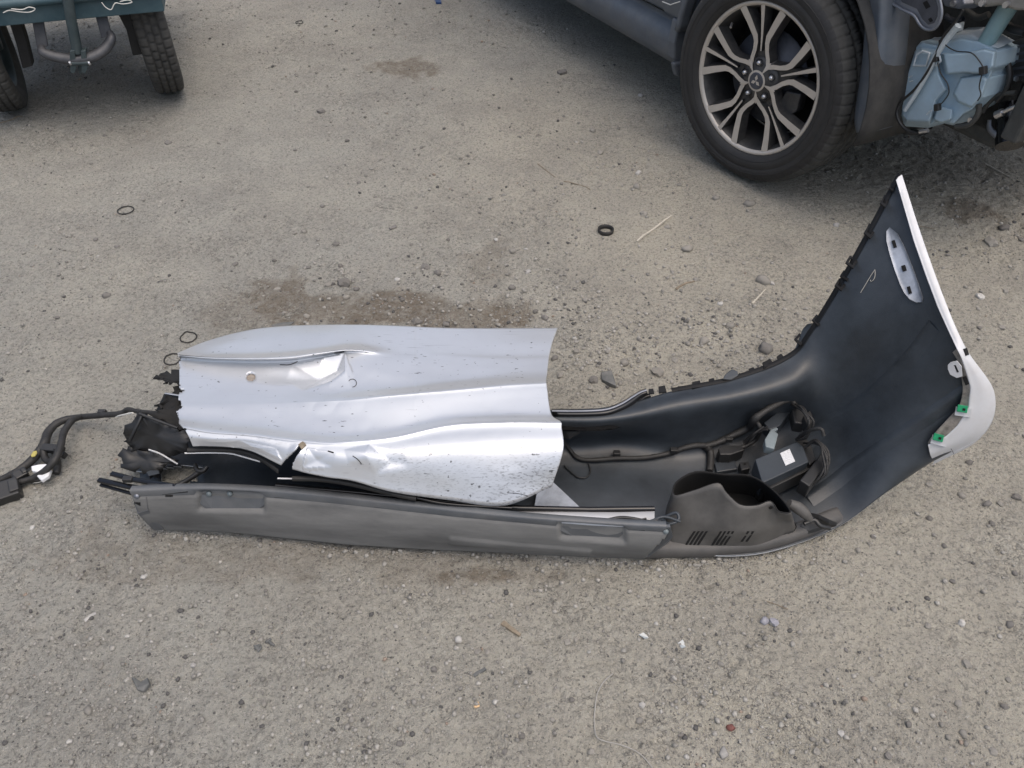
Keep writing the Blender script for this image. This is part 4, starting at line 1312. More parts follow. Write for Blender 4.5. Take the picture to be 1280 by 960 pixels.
LUG = [0, 72, 144, 216, 288]
OFF = -8          # clocking of the wheel
for b0 in LUG:
    for s in (1, -1):
        spoke([(.25, s * 36, .0075), (.33, s * 24, .0072), (.42, s * 14.5, .0070), (.52, s * 10.6, .0080), (.60, s * 10.6, .0095), (.80, s * 15.8, .0110), (1.0, s * 19.5, .0125)], b0 + OFF)
    spoke([(.40, 0, .0022), (.60, 0, .0036), (.80, 0, .0055), (1.0, 0, .0075)], b0 + OFF)
    # dark web between the arms round each nut
    m = MB()
    pts = [pol(.20 * R0, b0 + OFF - 40, -.030), pol(.40 * R0, b0 + OFF - 15, -.028), pol(.56 * R0, b0 + OFF - 9, -.026), pol(.75 * R0, b0 + OFF, -.030), pol(.56 * R0, b0 + OFF + 9, -.026), pol(.40 * R0, b0 + OFF + 15, -.028), pol(.20 * R0, b0 + OFF + 40, -.030)]
    m.prism(pts, (-.02, 0, 0)); m.build("spoke_web", 'alloydark', wheel)
    c = pol(.245 * R0, b0 + OFF, -.026)
    m = MB(); m.prism([c + Vector((0, .0085 * math.cos(t), .0085 * math.sin(t))) for t in np.linspace(0, 6.283, 7)[:-1]], (.014, 0, 0))
    m.lathe([(0, .0075), (.003, .0070), (.006, .004), (.0068, 0)], 12)
    m.v[-48:] = [tuple(Vector(v) + c + Vector((.014, 0, 0))) for v in m.v[-48:]]
    m.build("lug_nut", 'steel', wheel, bevel=.0008)
    m = MB(); ring = [(.0, .0135), (-.001, .0125), (-.012, .0115)]; m.lathe(ring, 20); m.v = [tuple(Vector(v) + c + Vector((.012, 0, 0))) for v in m.v]; m.build("nut_pocket", 'alloydark', wheel)
m = MB(); m.lathe([(-.050, .078), (-.020, .070), (-.0165, .050), (-.012, .034), (-.010, .030)], 40); m.build("hub", 'alloydark', wheel)
m = MB()
for b0 in LUG:
    m.add([pol(.12 * R0, b0 + OFF + 36, -.0095), pol(.27 * R0, b0 + OFF + 28, -.0150), pol(.33 * R0, b0 + OFF + 36, -.0158), pol(.27 * R0, b0 + OFF + 44, -.0150)], [(0, 1, 2, 3)], 0, False)
m.lathe([(-.0095, .034), (-.0085, .027)], 40)
m.build("hub_face", 'alloy', wheel)
m = MB(); m.lathe([(-.009, .0275), (-.0065, .0265), (-.006, .024), (-.0058, 0)], 40); cap = m.build("centre_cap", 'bracketdark', wheel)
m = MB(); l_ = .0115
for a0 in (0, 120, 240):
    q = lambda r, a: Vector((-.0062, r * math.sin(math.radians(a)), r * math.cos(math.radians(a))))
    m.prism([q(.0006, a0), q(l_, a0 - 30), q(l_ * 1.73, a0), q(l_, a0 + 30)], (.0012, 0, 0))
m.build("three_diamond_emblem", 'alloy', wheel)
m = MB(); m.lathe([(-.075, .150), (-.070, .150), (-.070, .06), (-.06, .055), (-.05, .0)], 48); m.build("brake_disc", 'bracketdark', wheel)
m = MB(); m.lathe([(-.16, .205), (-.16, 0)], 40); m.build("backing_disc", 'void', wheel)  # black backing disc, added to block light and view through the spokes
m = MB(); m.prism([pol(r, a, -.078) for r, a in ((.10, 95), (.155, 90), (.165, 110), (.155, 132), (.10, 128))], (.038, 0, 0)); m.build("brake_caliper", 'alloydark', wheel, bevel=.004)
m = MB(); m.tube([pol(.205, -47, -.02), pol(.193, -47, -.006)], .004, 8); m.build("tyre_valve", 'steel', wheel)

# body side, bonnet and cabin
side = [(.40, .80), (.42, .93), (-.40, 1.07), (-1.15, 1.58), (-1.6, 1.64), (-2.7, 1.62), (-3.35, 1.15), (-3.5, .9), (-3.5, .5), (-3.15, .40)]
side += [(-2.67 + .42 * math.cos(math.radians(a)), ZC + .42 * math.sin(math.radians(a))) for a in range(186, -7, -16)]
side += [(-2.2, .40), (-.47, .40)]
side += [(.425 * math.cos(math.radians(a)), ZC + .425 * math.sin(math.radians(a))) for a in range(170, 60, -12)]
m = MB(); m.prism([Vector((-.05, y, z)) for y, z in side], (-1.7, 0, 0)); m.build("body", 'carpaint', car, bevel=.012)
# door skin with a crease and a shut line, sill moulding, rear edge of the arch
def extr(profile, y0, y1, name, mat, n=10, flare=None, solid=0):
    g_ = []
    for k in range(n + 1):
        y = y0 + (y1 - y0) * k / n
        g_.append([Vector((x + (flare(y, z) if flare else 0), y, z)) for x, z in profile])
    mm = MB(); mm.grid(g_); return mm.build(name, mat, car, solid=solid)
extr([(-.06, .392), (-.03, .402), (-.018, .415), (-.012, .50), (.0, .60), (.008, .72), (-.01, .9), (-.04, 1.02)], -.56, -1.62, "door", 'carpaint', 12)
extr([(-.06, .392), (-.03, .402), (-.018, .415), (-.012, .50), (.0, .60), (.008, .72), (-.01, .9), (-.04, 1.02)], -1.63, -2.3, "door", 'carpaint', 8)
extr([(-.05, .385), (-.022, .40), (-.012, .415), (-.006, .50), (.004, .60), (.010, .70)], -.555, -.44, "front_wing", 'carpaint', 5)
extr([(-.12, .215), (-.070, .215), (-.048, .228), (-.028, .262), (-.020, .305), (-.026, .345), (-.058, .360), (-.06, .378), (-.05, .386)], -.50, -2.25, "sill_moulding", 'cartrim', 16)
m = MB()
m.prism([Vector((-.10, -.50, .215)), Vector((-.05, -.50, .222)), Vector((-.018, -.50, .262)), Vector((-.008, -.50, .32)), Vector((-.016, -.50, .40)), Vector((-.10, -.50, .40))], (0, .045, 0))
m.prism([Vector((-.09, -.47, .19)), Vector((-.03, -.47, .20)), Vector((-.01, -.47, .25)), Vector((-.09, -.47, .25))], (0, .03, 0))
m.build("sill_end", 'cartrim', car, bevel=.008)
m = MB(); m.tube([C(828, 2, .012), C(838, 6, .012), (C(850, 2, .012))], .002, 5); m.build("paint_scratch", 'wirewhite', car)
# arch trim and liner
def arch(r, a0, a1, x0, x1, name, mat, th=.006, n=24):
    g_ = [[Vector((x, r * math.cos(math.radians(a0 + (a1 - a0) * k / n)), ZC + r * math.sin(math.radians(a0 + (a1 - a0) * k / n)))) for x in np.linspace(x0, x1, 5)] for k in range(n + 1)]
    mm = MB(); mm.grid(g_); return mm.build(name, mat, car, solid=th, offset=0)
arch(.415, -8, 186, -.055, -.36, "arch_liner", 'liner')
# the wheel tub closing the arch on the inside
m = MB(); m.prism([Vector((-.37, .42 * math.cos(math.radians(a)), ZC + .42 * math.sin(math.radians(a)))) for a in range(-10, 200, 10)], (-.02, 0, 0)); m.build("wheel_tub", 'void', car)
arch(.43, 176, 90, -.035, .012, "arch_trim", 'cartrim', .02)
# front end of the arch trim, hanging free
g_ = []
for x, y in ((1080, -25), (1082, 10), (1080, 50), (1076, 90), (1070, 130), (1068, 150), (1070, 166)):
    w_ = 20 if y < 100 else 17 if y < 140 else 12
    a_, b_ = C(x, y, -.10), C(x + w_, y - 1, -.09)
    g_.append([a_ + Vector((-.02, -.008, 0)), a_, a_.lerp(b_, .8) + Vector((.004, .002, 0)), b_, b_ + Vector((-.02, .008, 0)), b_ + Vector((-.10, .01, 0))])
m = MB(); m.grid(surf(g_, 4, 2)); m.build("arch_trim_end", 'cartrim', car, solid=.004)
g_ = []
for x, y in ((1105, -20), (1108, 20), (1110, 60), (1106, 100), (1098, 140), (1092, 160)):
    a_ = C(x, y, -.16); b_ = C(x + 26 - max(0, y - 80) * .1, y, -.24)
    g_.append([a_, a_.lerp(b_, .5) + Vector((.015, 0, 0)), b_])
m = MB(); m.grid(surf(g_, 4, 3)); m.build("splash_guard", 'liner', car, solid=.004)

# engine bay mass, crossmember, radiator support
m = MB()
m.box((-.85, .30, .62), (1.0, .70, .62)); m.box((-.80, .62, .40), (.9, .16, .12)); m.box((-.52, .42, .34), (.24, .34, .10)); m.box((-.46, .30, .80), (.30, .5, .14))
m.build("engine_bay", 'engine', car, bevel=.02)
m = MB(); m.box((-.62, .72, .60), (.70, .05, .42)); m.box((-.45, .76, .55), (.30, .03, .26)); m.build("radiator_pack", 'engine', car, bevel=.008)
m = MB()
for a_, b_ in (((1247, 62), (1210, 138)), ((1256, 64), (1222, 136))):
    m.tube([C(*a_, -.31), C(*b_, -.30)], .010, 6)
m.build("support_rail", 'liner', car)
m = MB(); m.prism([C(x, y, -.33) for x, y in ((1262, 52), (1300, 40), (1300, 108), (1262, 100), (1252, 96))], (-.06, .02, 0)); m.build("cooler_tank", 'engine', car, bevel=.006)
m = MB(); m.prism([C(x, y, -.20) for x, y in ((1213, -14), (1300, -14), (1300, 13), (1268, 13), (1245, 6), (1230, 9), (1216, 6))], (-.10, .02, 0)); m.build("headlamp_mount", 'alu', car, bevel=.006)
m = MB(); m.prism([C(x, y, -.22) for x, y in ((1170, -14), (1200, -14), (1206, 6), (1196, 11), (1180, 8))], (-.05, .02, 0)); m.build("mount_boss", 'bracket', car, bevel=.004)
# stamped bracket
bo = [(1098, -12), (1112, 2), (1128, 12), (1142, 19), (1150, 31), (1158, 37), (1168, 36), (1175, 26), (1177, 12), (1172, -12)]
m = MB(); m.prism([C(x, y, -.13) for x, y in bo], (-.008, 0, 0)); br = m.build("headlamp_bracket", 'bracket', car, bevel=.003)
bi = [(1118, -10), (1128, 3), (1146, 11), (1153, 24), (1160, 31), (1167, 29), (1171, 21), (1172, 10), (1166, -12)]
m = MB(); m.prism([C(x, y, -.1285) for x, y in bi], (-.004, 0, 0)); m.build("bracket_recess", 'bracketdark', br)
for x, y, w, h in ((1158, 6, 6, 9), (1163, 25, 4, 5)):
    m = MB(); m.prism([C(a_, b_, -.1275) for a_, b_ in rect(x, y, w, h, -.5)], (-.002, 0, 0)); m.build("bracket_hole", 'void', br)
m = MB(); m.tube([C(x, y, -.125) for x, y in bo], .004, 6, smooth_path=3); m.build("bracket_rim", 'bracket', br)

# washer tank
def inset(pts, f): 
    c = np.mean(pts, 0); return [tuple(c + (np.array(p) - c) * f) for p in pts]
def bulge(mm, pts, x0, x1, f=.86):
    lo = [C(x, y, x0) for x, y in pts]; hi_ = [C(x, y, x1) for x, y in inset(pts, f)]
    hm = [C(x, y, x0 + (x1 - x0) * .8) for x, y in inset(pts, .3 + f * .7)]
    bk = [p + Vector((-.10, .0, 0)) for p in lo]
    n = len(pts)
    mm.add(bk + lo + hm + hi_, [(k * n + i, k * n + (i + 1) % n, (k + 1) * n + (i + 1) % n, (k + 1) * n + i) for k in range(3) for i in range(n)] + [tuple(range(3 * n, 4 * n))], 0, False)
m = MB()
bulge(m, [(1143, 57), (1152, 51), (1170, 55), (1200, 46), (1225, 50), (1249, 62), (1246, 76), (1238, 100), (1228, 124), (1216, 138), (1205, 144), (1192, 157), (1172, 152), (1160, 160), (1130, 158), (1122, 150), (1120, 130), (1127, 96), (1134, 72)], -.26, -.235, .95)
bulge(m, [(1143, 62), (1152, 58), (1174, 62), (1176, 90), (1186, 112), (1172, 128), (1163, 158), (1131, 157), (1124, 148), (1124, 128), (1130, 96)], -.24, -.205)
bulge(m, [(1174, 66), (1205, 66), (1232, 60), (1247, 64), (1244, 84), (1232, 94), (1205, 92), (1180, 94)], -.24, -.200)
bulge(m, [(1200, 96), (1226, 92), (1236, 98), (1228, 122), (1214, 136), (1196, 128), (1190, 118)], -.24, -.212)
bulge(m, [(1172, 132), (1192, 136), (1190, 150), (1176, 154), (1166, 150)], -.24, -.215)
tank = m.build("washer_tank", 'tank', car, bevel=.0035)
m = MB(); m.prism([C(x, y, -.255) for x, y in ((1146, 55), (1172, 58), (1182, 50), (1190, 44), (1212, 43), (1226, 49), (1248, 61), (1228, 58), (1205, 64), (1176, 64))], (-.06, 0, .012)); m.build("tank_top", 'tankpale', tank, bevel=.003)  # top face coloured paler for the light falling on it
m = MB(); m.tube([C(x, y, -.19) for x, y in ((1198, 32), (1186, 46), (1172, 66), (1160, 90), (1146, 115), (1131, 138))], [.010, .009, .009, .008, .007, .006], 8, smooth_path=4); m.build("tank_strap", 'tankpale', tank)
m = MB(); o_ = [(1142, 82), (1146, 68), (1154, 64), (1162, 66), (1158, 82)]
m.tube([C(x, y, -.192) for x, y in o_], .0035, 6, closed=True); m.tube([C(x, y, -.192) for x, y in ((1166, 80), (1168, 70), (1174, 68), (1176, 76), (1170, 82))], .003, 6, closed=True); m.build("strap_loop", 'tankpale', tank)
m = MB(); m.tube([C(x, y, -.185) for x, y in ((1204, 12), (1192, 30), (1180, 44), (1170, 68), (1158, 92), (1143, 112), (1126, 128), (1121, 142), (1128, 158), (1142, 166), (1156, 166))], .0042, 7, smooth_path=5); m.build("washer_hose", 'black', tank)
for pts in (((1178, 50), (1184, 58), (1196, 64), (1214, 66), (1224, 76), (1230, 86)), ((1228, 90), (1224, 108), (1226, 118), (1222, 126)), ((1172, 78), (1176, 92), (1184, 104), (1186, 116), (1180, 126), (1172, 134)), ((1174, 50), (1174, 62), (1171, 74))):
    m = MB(); m.tube([C(x, y, -.188) for x, y in pts], .0018, 5, smooth_path=5); m.build("tank_wire", 'black', tank)
for x, y, s in ((1170, 73, .014), (1229, 88, .016), (1172, 134, .015)):
    m = MB(); m.box(C(x, y, -.19), (s, s, s * 1.3), 0, Matrix.Rotation(.5, 3, 'X')); m.build("wire_plug", 'black', tank, bevel=.002)
m = MB(); m.tube([C(1150, 165, -.185), C(1160, 163, -.185)], .006, 8); m.build("hose_end", 'steel', tank)
for pts in (((1158, 143), (1162, 139), (1165, 138)), ((1136, 97), (1140, 95)), ((1137, 102), (1141, 101))):
    m = MB(); m.tube([C(x, y, -.197) for x, y in pts], .0018, 5); m.build("moulded_mark", 'tankpale', tank)
m = MB(); m.tube([C(1266, 0, -.26), C(1248, 28, -.26), C(1231, 56, -.26)], [.024, .023, .022], 14); m.build("filler_neck", 'neck', tank)
m = MB(); m.prism([C(x, y, -.27) for x, y in ((1190, 40), (1192, 32), (1200, 28), (1198, 40))], (-.02, 0, 0)); m.build("tank_lug", 'tankpale', tank, bevel=.002)
m = MB(); m.prism([C(x, y, -.27) for x, y in ((1112, 160), (1116, 138), (1122, 136), (1124, 156), (1136, 166), (1150, 170), (1130, 168))], (-.04, 0, 0)); m.tube([C(x, y, -.25) for x, y in ((1195, 158), (1210, 156), (1222, 144), (1224, 130))], .008, 7, smooth_path=4)
m.build("tank_bracket", 'engine', car)
for pts, r_, mt in ((((1252, 20), (1262, 34), (1282, 40)), .012, 'black'), (((1206, 12), (1222, 22), (1236, 18)), .009, 'engine'), (((1255, 66), (1262, 90), (1258, 112), (1246, 126)), .008, 'black'),
                    (((1228, 140), (1236, 128), (1250, 118), (1270, 116)), .007, 'engine'), (((1182, 20), (1192, 26), (1204, 24)), .008, 'bracketdark'), (((1130, 24), (1126, 44), (1118, 70)), .006, 'black')):
    m = MB(); m.tube([C(x, y, -.30) for x, y in pts], r_, 8, smooth_path=5); m.build("engine_hose", mt, car)
for x, y, xo in ((1228, 4, -.195), (1258, 6, -.195), (1192, 4, -.215), (1262, 60, -.325), (1272, 98, -.325), (1214, 150, -.25)):
    p = C(x, y, xo); m = MB(); m.tube([p + Vector((-.006, 0, 0)), p + Vector((.006, 0, 0))], .008, 6); m.build("bolt", 'steel', car)
for k in range(5):
    m = MB(); m.prism([C(x, y, -.325) for x, y in ((1264, 58 + k * 9), (1284, 55 + k * 9), (1284, 58 + k * 9), (1264, 61 + k * 9))], (.006, 0, 0)); m.build("cooling_fin", 'bracketdark', car)
# receiver bottle with strap and the silver pipe
c_ = C(1268, 150, -.36)
m = MB(); m.tube([c_ + Vector((-.02, -.04, .03)), c_ + Vector((.0, .0, -.03)), c_ + Vector((.02, .03, -.06))], .036, 18); m.build("cooler_bottle", 'gloss', car)
m = MB(); m.tube([C(x, y, -.33) for x, y in ((1237, 150), (1237, 160), (1244, 168), (1254, 173), (1266, 171))], [.006, .009, .010, .009, .006], 8, smooth_path=4, flat=.6); m.build("bottle_strap", 'bracket', car)
m = MB(); m.tube([C(x, y, -.30) for x, y in ((1247, 143), (1256, 139), (1268, 134), (1284, 130), (1310, 132))], .0065, 9, smooth_path=4); m.tube([C(1245, 144, -.30), C(1254, 140, -.30)], .011, 10); m.build("coolant_pipe", 'steel', car)
m = MB(); m.tube([C(x, y, -.31) for x, y in ((1262, 150), (1270, 146), (1276, 154), (1284, 150))], .005, 7, smooth_path=4); m.tube([C(x, y, -.32) for x, y in ((1268, 162), (1278, 152), (1290, 156))], .006, 7, smooth_path=4); m.build("loose_hose", 'black', car)
# brake hose end seen behind the front wheel
m = MB(); m.tube([Vector((-.16, -.36, .20)), Vector((-.2, -.30, .17)), Vector((-.28, -.2, .22))], .02, 10, smooth_path=4); m.tube([Vector((-.30, -.02, .25)), Vector((-.9, -.02, .27))], .03, 10); m.tube([Vector((-.2, -.05, .19)), Vector((-.8, -.25, .24))], .03, 8); m.build("suspension_arm", 'engine', car)

# ------------------------------------------------------------------ hand cart
cart = empty("hand_cart", (-1.77, 3.20, 0), math.radians(16.6))
finish(cart, "teal steel-framed cart on fat knobbly tyres with a hitch bow underneath", "cart")
TO = Vector((-1.77, 3.20, 0)); ta = math.radians(16.6)
TX, TY = Vector((math.cos(ta), math.sin(ta), 0)), Vector((-math.sin(ta), math.cos(ta), 0))
def K(x, y, z): return TO + TX * x + TY * y + Vector((0, 0, z))
def KY(px, py, y):
    """cart point seen at that place on the cross plane y"""
    d = ray(px, py); t = (y - (CAM - TO).dot(TY)) / d.dot(TY); return CAM + d * t
TR = .265
for sx in (-.318, .302):
    prof = [(-.040, .175), (-.058, .20), (-.062, .225), (-.059, .245), (-.052, .258), (-.040, .263), (-.030, .265), (-.028, .2585), (-.024, .2585), (-.022, .266), (-.004, .2665), (-.002, .2595), (.002, .2595), (.004, .2665), (.022, .266), (.024, .2585), (.028, .2585), (.030, .265), (.040, .263), (.052, .258), (.059, .245), (.062, .225), (.058, .20), (.040, .175)]
    rows_ = {2: 0, 3: 0, 4: 0, 5: 0, 6: 0, 9: 3, 10: 3, 13: 1, 14: 1, 17: 4, 18: 4, 19: 4, 20: 4, 21: 4}
    def kn(k, i):
        if i in rows_: return -.009 if (k + rows_[i]) % 7 in (0,) else 0
        return 0
    m = MB(); m.lathe(prof, 336, 0, rmod=kn)
    wa = math.radians(24); R_ = Matrix((Vector((math.cos(wa), math.sin(wa), 0)), Vector((-math.sin(wa), math.cos(wa), 0)), Vector((0, 0, 1)))).transposed()
    c = K(sx, .03, TR - .006)
    m.v = [tuple(c + R_ @ Vector(v)) for v in m.v]
    wh = m.build("wheel", 'tyredust', cart)
    m = MB(); m.lathe([(-.045, .178), (-.038, .165), (-.015, .16), (-.012, .05), (-.06, .04), (-.06, 0)], 36); m.lathe([(.045, .178), (.038, .165), (.015, .16), (.012, .05), (.05, .04), (.05, 0)], 36)
    m.v = [tuple(c + R_ @ Vector(v)) for v in m.v]; m.build("rim", 'tealdark', wh)
yb = -.31
m = MB(); m.prism([K(-.62, yb, .404), K(.41, yb, .404), K(.41, yb, .462), K(-.62, yb, .462)], TY * .03); m.build("front_board", 'teal', cart, bevel=.004)
m = MB(); m.tube([K(-.62, yb - .012, .478), K(.40, yb - .012, .478)], .014, 12); m.build("front_rail", 'teal', cart)
m = MB(); m.prism([K(.38, yb + .03, .404), K(.41, yb + .03, .404), K(.41, yb + .03, .462), K(.38, yb + .03, .462)], TY * 1.3); m.prism([K(-.62, yb + .03, .404), K(-.59, yb + .03, .404), K(-.59, yb + .03, .462), K(-.62, yb + .03, .462)], TY * 1.3); m.build("side_rail", 'teal', cart, bevel=.003)
for k in range(8):
    m = MB(); m.box(K(-.105, yb + .11 + k * .155, .478 + .003 * (k % 3)), (1.0, .146, .022), 0, Matrix.Rotation(ta, 3, 'Z')); m.build("deck_plank", 'woodbrown', cart, bevel=.003)
m = MB(); m.tube([K(.405, yb - .005, .475), K(.43, yb - .005, .475)], .014, 10); m.build("end_plug", 'yellow', cart)
# white string tied to the rail
for pts in (((4, 16), (12, 13), (26, 15), (38, 15), (44, 11), (36, 9), (28, 12), (14, 11)), ((127, 3), (132, 9), (139, 12), (144, 4), (154, 5), (165, 3), (160, 0), (150, 2))):
    m = MB(); m.tube([KY(x, y, yb - .028) for x, y in pts], .0018, 6, smooth_path=4); m.build("white_string", 'wirewhite', cart)
# centre post with hitch
m = MB(); m.tube([KY(83, -12, -.37), KY(89, 25, -.37), KY(97, 66, -.37)], .018, 10); m.build("post", 'tealdark', cart)
m = MB()
for dx in (-8, 6): m.prism([KY(x + dx, y, -.39) for x, y in ((95, 64), (101, 63), (104, 84), (101, 92), (96, 91))], TY * .035)
m.tube([KY(88, 79, -.385), KY(112, 78, -.385)], .010, 10); m.prism([KY(x, y, -.375) for x, y in ((94, 66), (104, 65), (107, 90), (99, 93))], TY * .02)
hb = m.build("hitch_bracket", 'tealdark', cart, bevel=.002)
for x in (88, 112):
    m = MB(); m.tube([KY(x - 1, 79, -.39), KY(x + 1, 78.5, -.39)], .008, 8); m.build("hitch_pin", 'steel', hb)
m = MB(); m.tube([KY(52, 58, -.33), KY(53, 64, -.35), KY(62, 69, -.36), KY(80, 73, -.37), KY(98, 74, -.375), KY(118, 70, -.37), KY(132, 60, -.35), KY(139, 48, -.33), KY(137, 40, -.31)], [.012, .016, .019, .020, .020, .020, .020, .017, .012], 10, smooth_path=5, flat=.8); m.build("hitch_bow", 'navy', cart)
for q_ in (((40, 26, -.28), (54, 25, -.28), (60, 58, -.30), (46, 60, -.30)), ((119, 20, -.28), (133, 18, -.28), (140, 44, -.30), (127, 48, -.30))):
    m = MB(); m.prism([KY(*p_) for p_ in q_], TY * .012); m.build("bow_strap", 'navy', cart, bevel=.002)
for pts in (((147, 17), (162, 16), (170, 36), (178, 68), (166, 70), (158, 38)), ((12, 30), (26, 28), (33, 50), (41, 83), (28, 86), (20, 55))):
    m = MB(); m.prism([KY(x, y, -.20) for x, y in pts], TY * .05); m.build("axle_fork", 'matte', cart, bevel=.004)
m = MB(); m.tube([KY(174, 62, -.16), KY(186, 58, -.14)], .014, 8); m.build("axle_nut", 'navy', cart)

# ------------------------------------------------------------------ litter on the ground
def thing(name, m, mat, label, cat, group=None, bevel=0, solid=0):
    """one-mesh thing with its origin on the ground below it"""
    c = Vector(m.v[0]); 
    xs2 = [v[0] for v in m.v]; ys2 = [v[1] for v in m.v]
    c = Vector(((min(xs2) + max(xs2)) / 2, (min(ys2) + max(ys2)) / 2, 0)); c.z = gz(c.x, c.y)
    m.v = [tuple(Vector(v) - c) for v in m.v]
    o = m.build(name, mat, None, bevel=bevel, solid=solid); o.location = c
    return finish(o, label, cat, group)


def ring(px, py, rx, r, name, label, mat='rubber', squash=1.0, wob=0.0, rot=0.0, arc=None, group=None):
    c = G(px, py); R = rx
    n = 36; pts = []
    for k in range(n):
        t = 2 * math.pi * k / n
        rr = R * (1 + wob * mnoise.noise(Vector((math.cos(t) * 1.5, math.sin(t) * 1.5, px))))
        x, y = rr * math.cos(t), rr * math.sin(t) * squash
        X, Y = c.x + x * math.cos(rot) - y * math.sin(rot), c.y + x * math.sin(rot) + y * math.cos(rot)
        pts.append(Vector((X, Y, max(gz(X, Y), c.z - .002) + r * .9)))
    m = MB(); m.tube(pts, r, 8, closed=True)
    return thing(name, m, mat, label, "rubber ring", group)


ring(157, 262.5, .0265, .0019, "rubber_ring", "thin black oval rubber ring lying alone on bare ground left of the yard's centre", squash=.95)
ring(374, 28, .020, .0022, "rubber_ring", "crumpled small black rubber ring far back near the cart", wob=.35)
ring(236, 423, .0215, .0019, "rubber_ring", "black rubber ring just beyond the left tip of the silver panel")
ring(216, 450, .0215, .0019, "rubber_ring", "black rubber ring half hidden under the torn left edge of the silver panel")
c = G(757, 290)
m = MB(); prof = [(.0, .0205), (.0, .0255), (.0035, .0265), (.012, .0265), (.013, .0250), (.012, .0215), (.004, .0205)]
rg = [[Vector((r * math.cos(t), r * math.sin(t), z)) for z, r in prof] for t in np.linspace(0, 6.283185, 49)[:-1]]
m.grid(rg, close_u=True, close_v=True); m.v = [tuple(Vector(v) + c + Vector((0, 0, .001))) for v in m.v]
thing("seal_ring", m, 'rubber', "thick black rubber seal ring lying beside the pale stick", "seal ring")


def stick(p0, p1, w, h, name, mat, label, cat, lift=.0, taper=1.0, bend=0.0):
    a_, b_ = G(*p0), G(*p1)
    n = 7; g_ = []
    t = (b_ - a_).normalized(); s = Vector((-t.y, t.x, 0)).normalized()
    for k in range(n):
        p = a_.lerp(b_, k / (n - 1)); p.z = max(p.z, gz(p.x, p.y)) + lift
        p += s * bend * math.sin(math.pi * k / (n - 1))
        ww = w * (1 - (1 - taper) * k / (n - 1)) * random.uniform(.88, 1.1)
        g_.append([p - s * ww, p - s * ww * .8 + Vector((0, 0, h)), p + s * ww * .8 + Vector((0, 0, h)), p + s * ww])
    m = MB(); m.grid(g_, smooth=False, close_v=True)
    k = len(m.v); m.add(g_[0] + g_[-1], [(3, 2, 1, 0), (4, 5, 6, 7)], 0, False)
    return thing(name, m, mat, label, cat)


stick((796, 303), (839, 271), .0036, .005, "wood_stick", 'wood', "straight pale bleached stick beside the black seal ring", "stick", .001)
stick((628, 779), (650, 795), .006, .005, "wood_chip", 'woodbrown', "weathered brown wood splinter in the middle of the near ground", "wood chip", 0, .6)
stick((592, 845), (607, 836), .0036, .003, "rubber_strip", 'slate', "short dark rubber strip on the near ground below the bumper", "rubber strip")
stick((672, 205), (694, 222), .002, .002, "twig", 'woodbrown', "thin dark twig lying on ground between cart and car, left of the other twig", "twig", 0, .5)
stick((705, 227), (738, 238), .0022, .0025, "twig", 'woodbrown', "curved dark twig on the ground left of the car wheel", "twig", 0, .5, .008)
stick((1147, 283), (1168, 287), .0009, .0012, "twig", 'woodbrown', "fine dark stalk on the ground right of the standing wing", "twig", .002)
stick((958, 752), (985, 762), .0008, .001, "dry_stalk", 'woodbrown', "fine dry stalk above the pair of granite stones", "stalk", .001)
stick((1232, 205), (1262, 222), .003, .003, "dry_leaf", 'wood', "dry pale leaf strip on ground beneath the stripped car front", "leaf", 0, .4)
stick((940, 380), (957, 362), .003, .003, "dry_leaf", 'wood', "dry pale stalk on gravel left of the standing wing", "leaf", 0, .5)
stick((845, 862 - 500), (868, 352), .004, .003, "dry_leaf", 'woodbrown', "curled brown leaf between the stick and the wing", "leaf", 0, .6, .006)

# loose wire
pts = [(766, 842), (755, 852), (747, 866), (744, 884), (743, 905), (746, 921), (758, 927), (776, 931), (793, 938), (806, 948), (820, 966)]
m = MB(); m.tube([G(x, y, .0022) for x, y in pts], .0013, 6, smooth_path=6)
thing("loose_wire", m, 'twine', "thin pale curled wire lying on the near ground", "wire")

def flat_bit(pts, h, name, mat, label, cat, bevel=0.0, group=None, tilt=0.0, lift=0.0):
    base = [G(x, y, lift) for x, y in pts]
    z0 = sum(p.z for p in base) / len(base)
    for k, p in enumerate(base): p.z = z0 + tilt * math.sin(k * 2.1)
    m = MB(); m.prism(base, (0, 0, h))
    return thing(name, m, mat, label, cat, group, bevel=bevel)


flat_bit([(165, 848), (172, 851), (178, 855), (187, 850), (189, 858), (180, 866), (173, 864)], .010, "plastic_fragment", 'slate', "dark broken plastic fragment with a notch on the near left ground", "plastic fragment", .002, tilt=.003)
m = MB()
for a_, b_ in (((333, 803), (339, 798)), ((336, 801), (343, 807)), ((333, 800), (340, 806)), ((318, 812), (324, 806)), ((322, 815), (327, 808))):
    p, q = G(*a_, .004), G(*b_, .006); m.tube([p, q], .0025, 5)
m.prism([G(x, y, .001) for x, y in ((317, 808), (327, 807), (323, 815))], (0, 0, .006))
thing("broken_clip", m, 'slate', "small broken dark plastic clip on the ground below the bumper's left end", "clip")
flat_bit([(105, 775), (113, 768), (120, 765), (121, 768), (112, 775), (107, 778)], .002, "paper_scrap", 'stonepale', "crumpled white scrap on the ground below the loose plugs", "scrap", tilt=.002)
flat_bit([(798, 794), (804, 792), (812, 797), (806, 799)], .002, "plastic_shard", 'shard', "clear plastic shard on near ground, left one of two", "shard", tilt=.002)
flat_bit([(847, 804), (853, 801), (858, 808), (852, 811)], .002, "plastic_shard", 'shard', "clear plastic shard on near ground, right one of two", "shard", tilt=.002)
flat_bit([(592, 884), (598, 877), (600, 884), (594, 886)], .004, "stone", 'stoneorange', "tiny orange-tan stone chip on the near ground", "stone", .001)
flat_bit([(543, 0), (550, 1), (552, 6), (545, 5)], .012, "plastic_bit", 'bluebit', "blue plastic bit at the top edge of the yard", "plastic bit", .002)
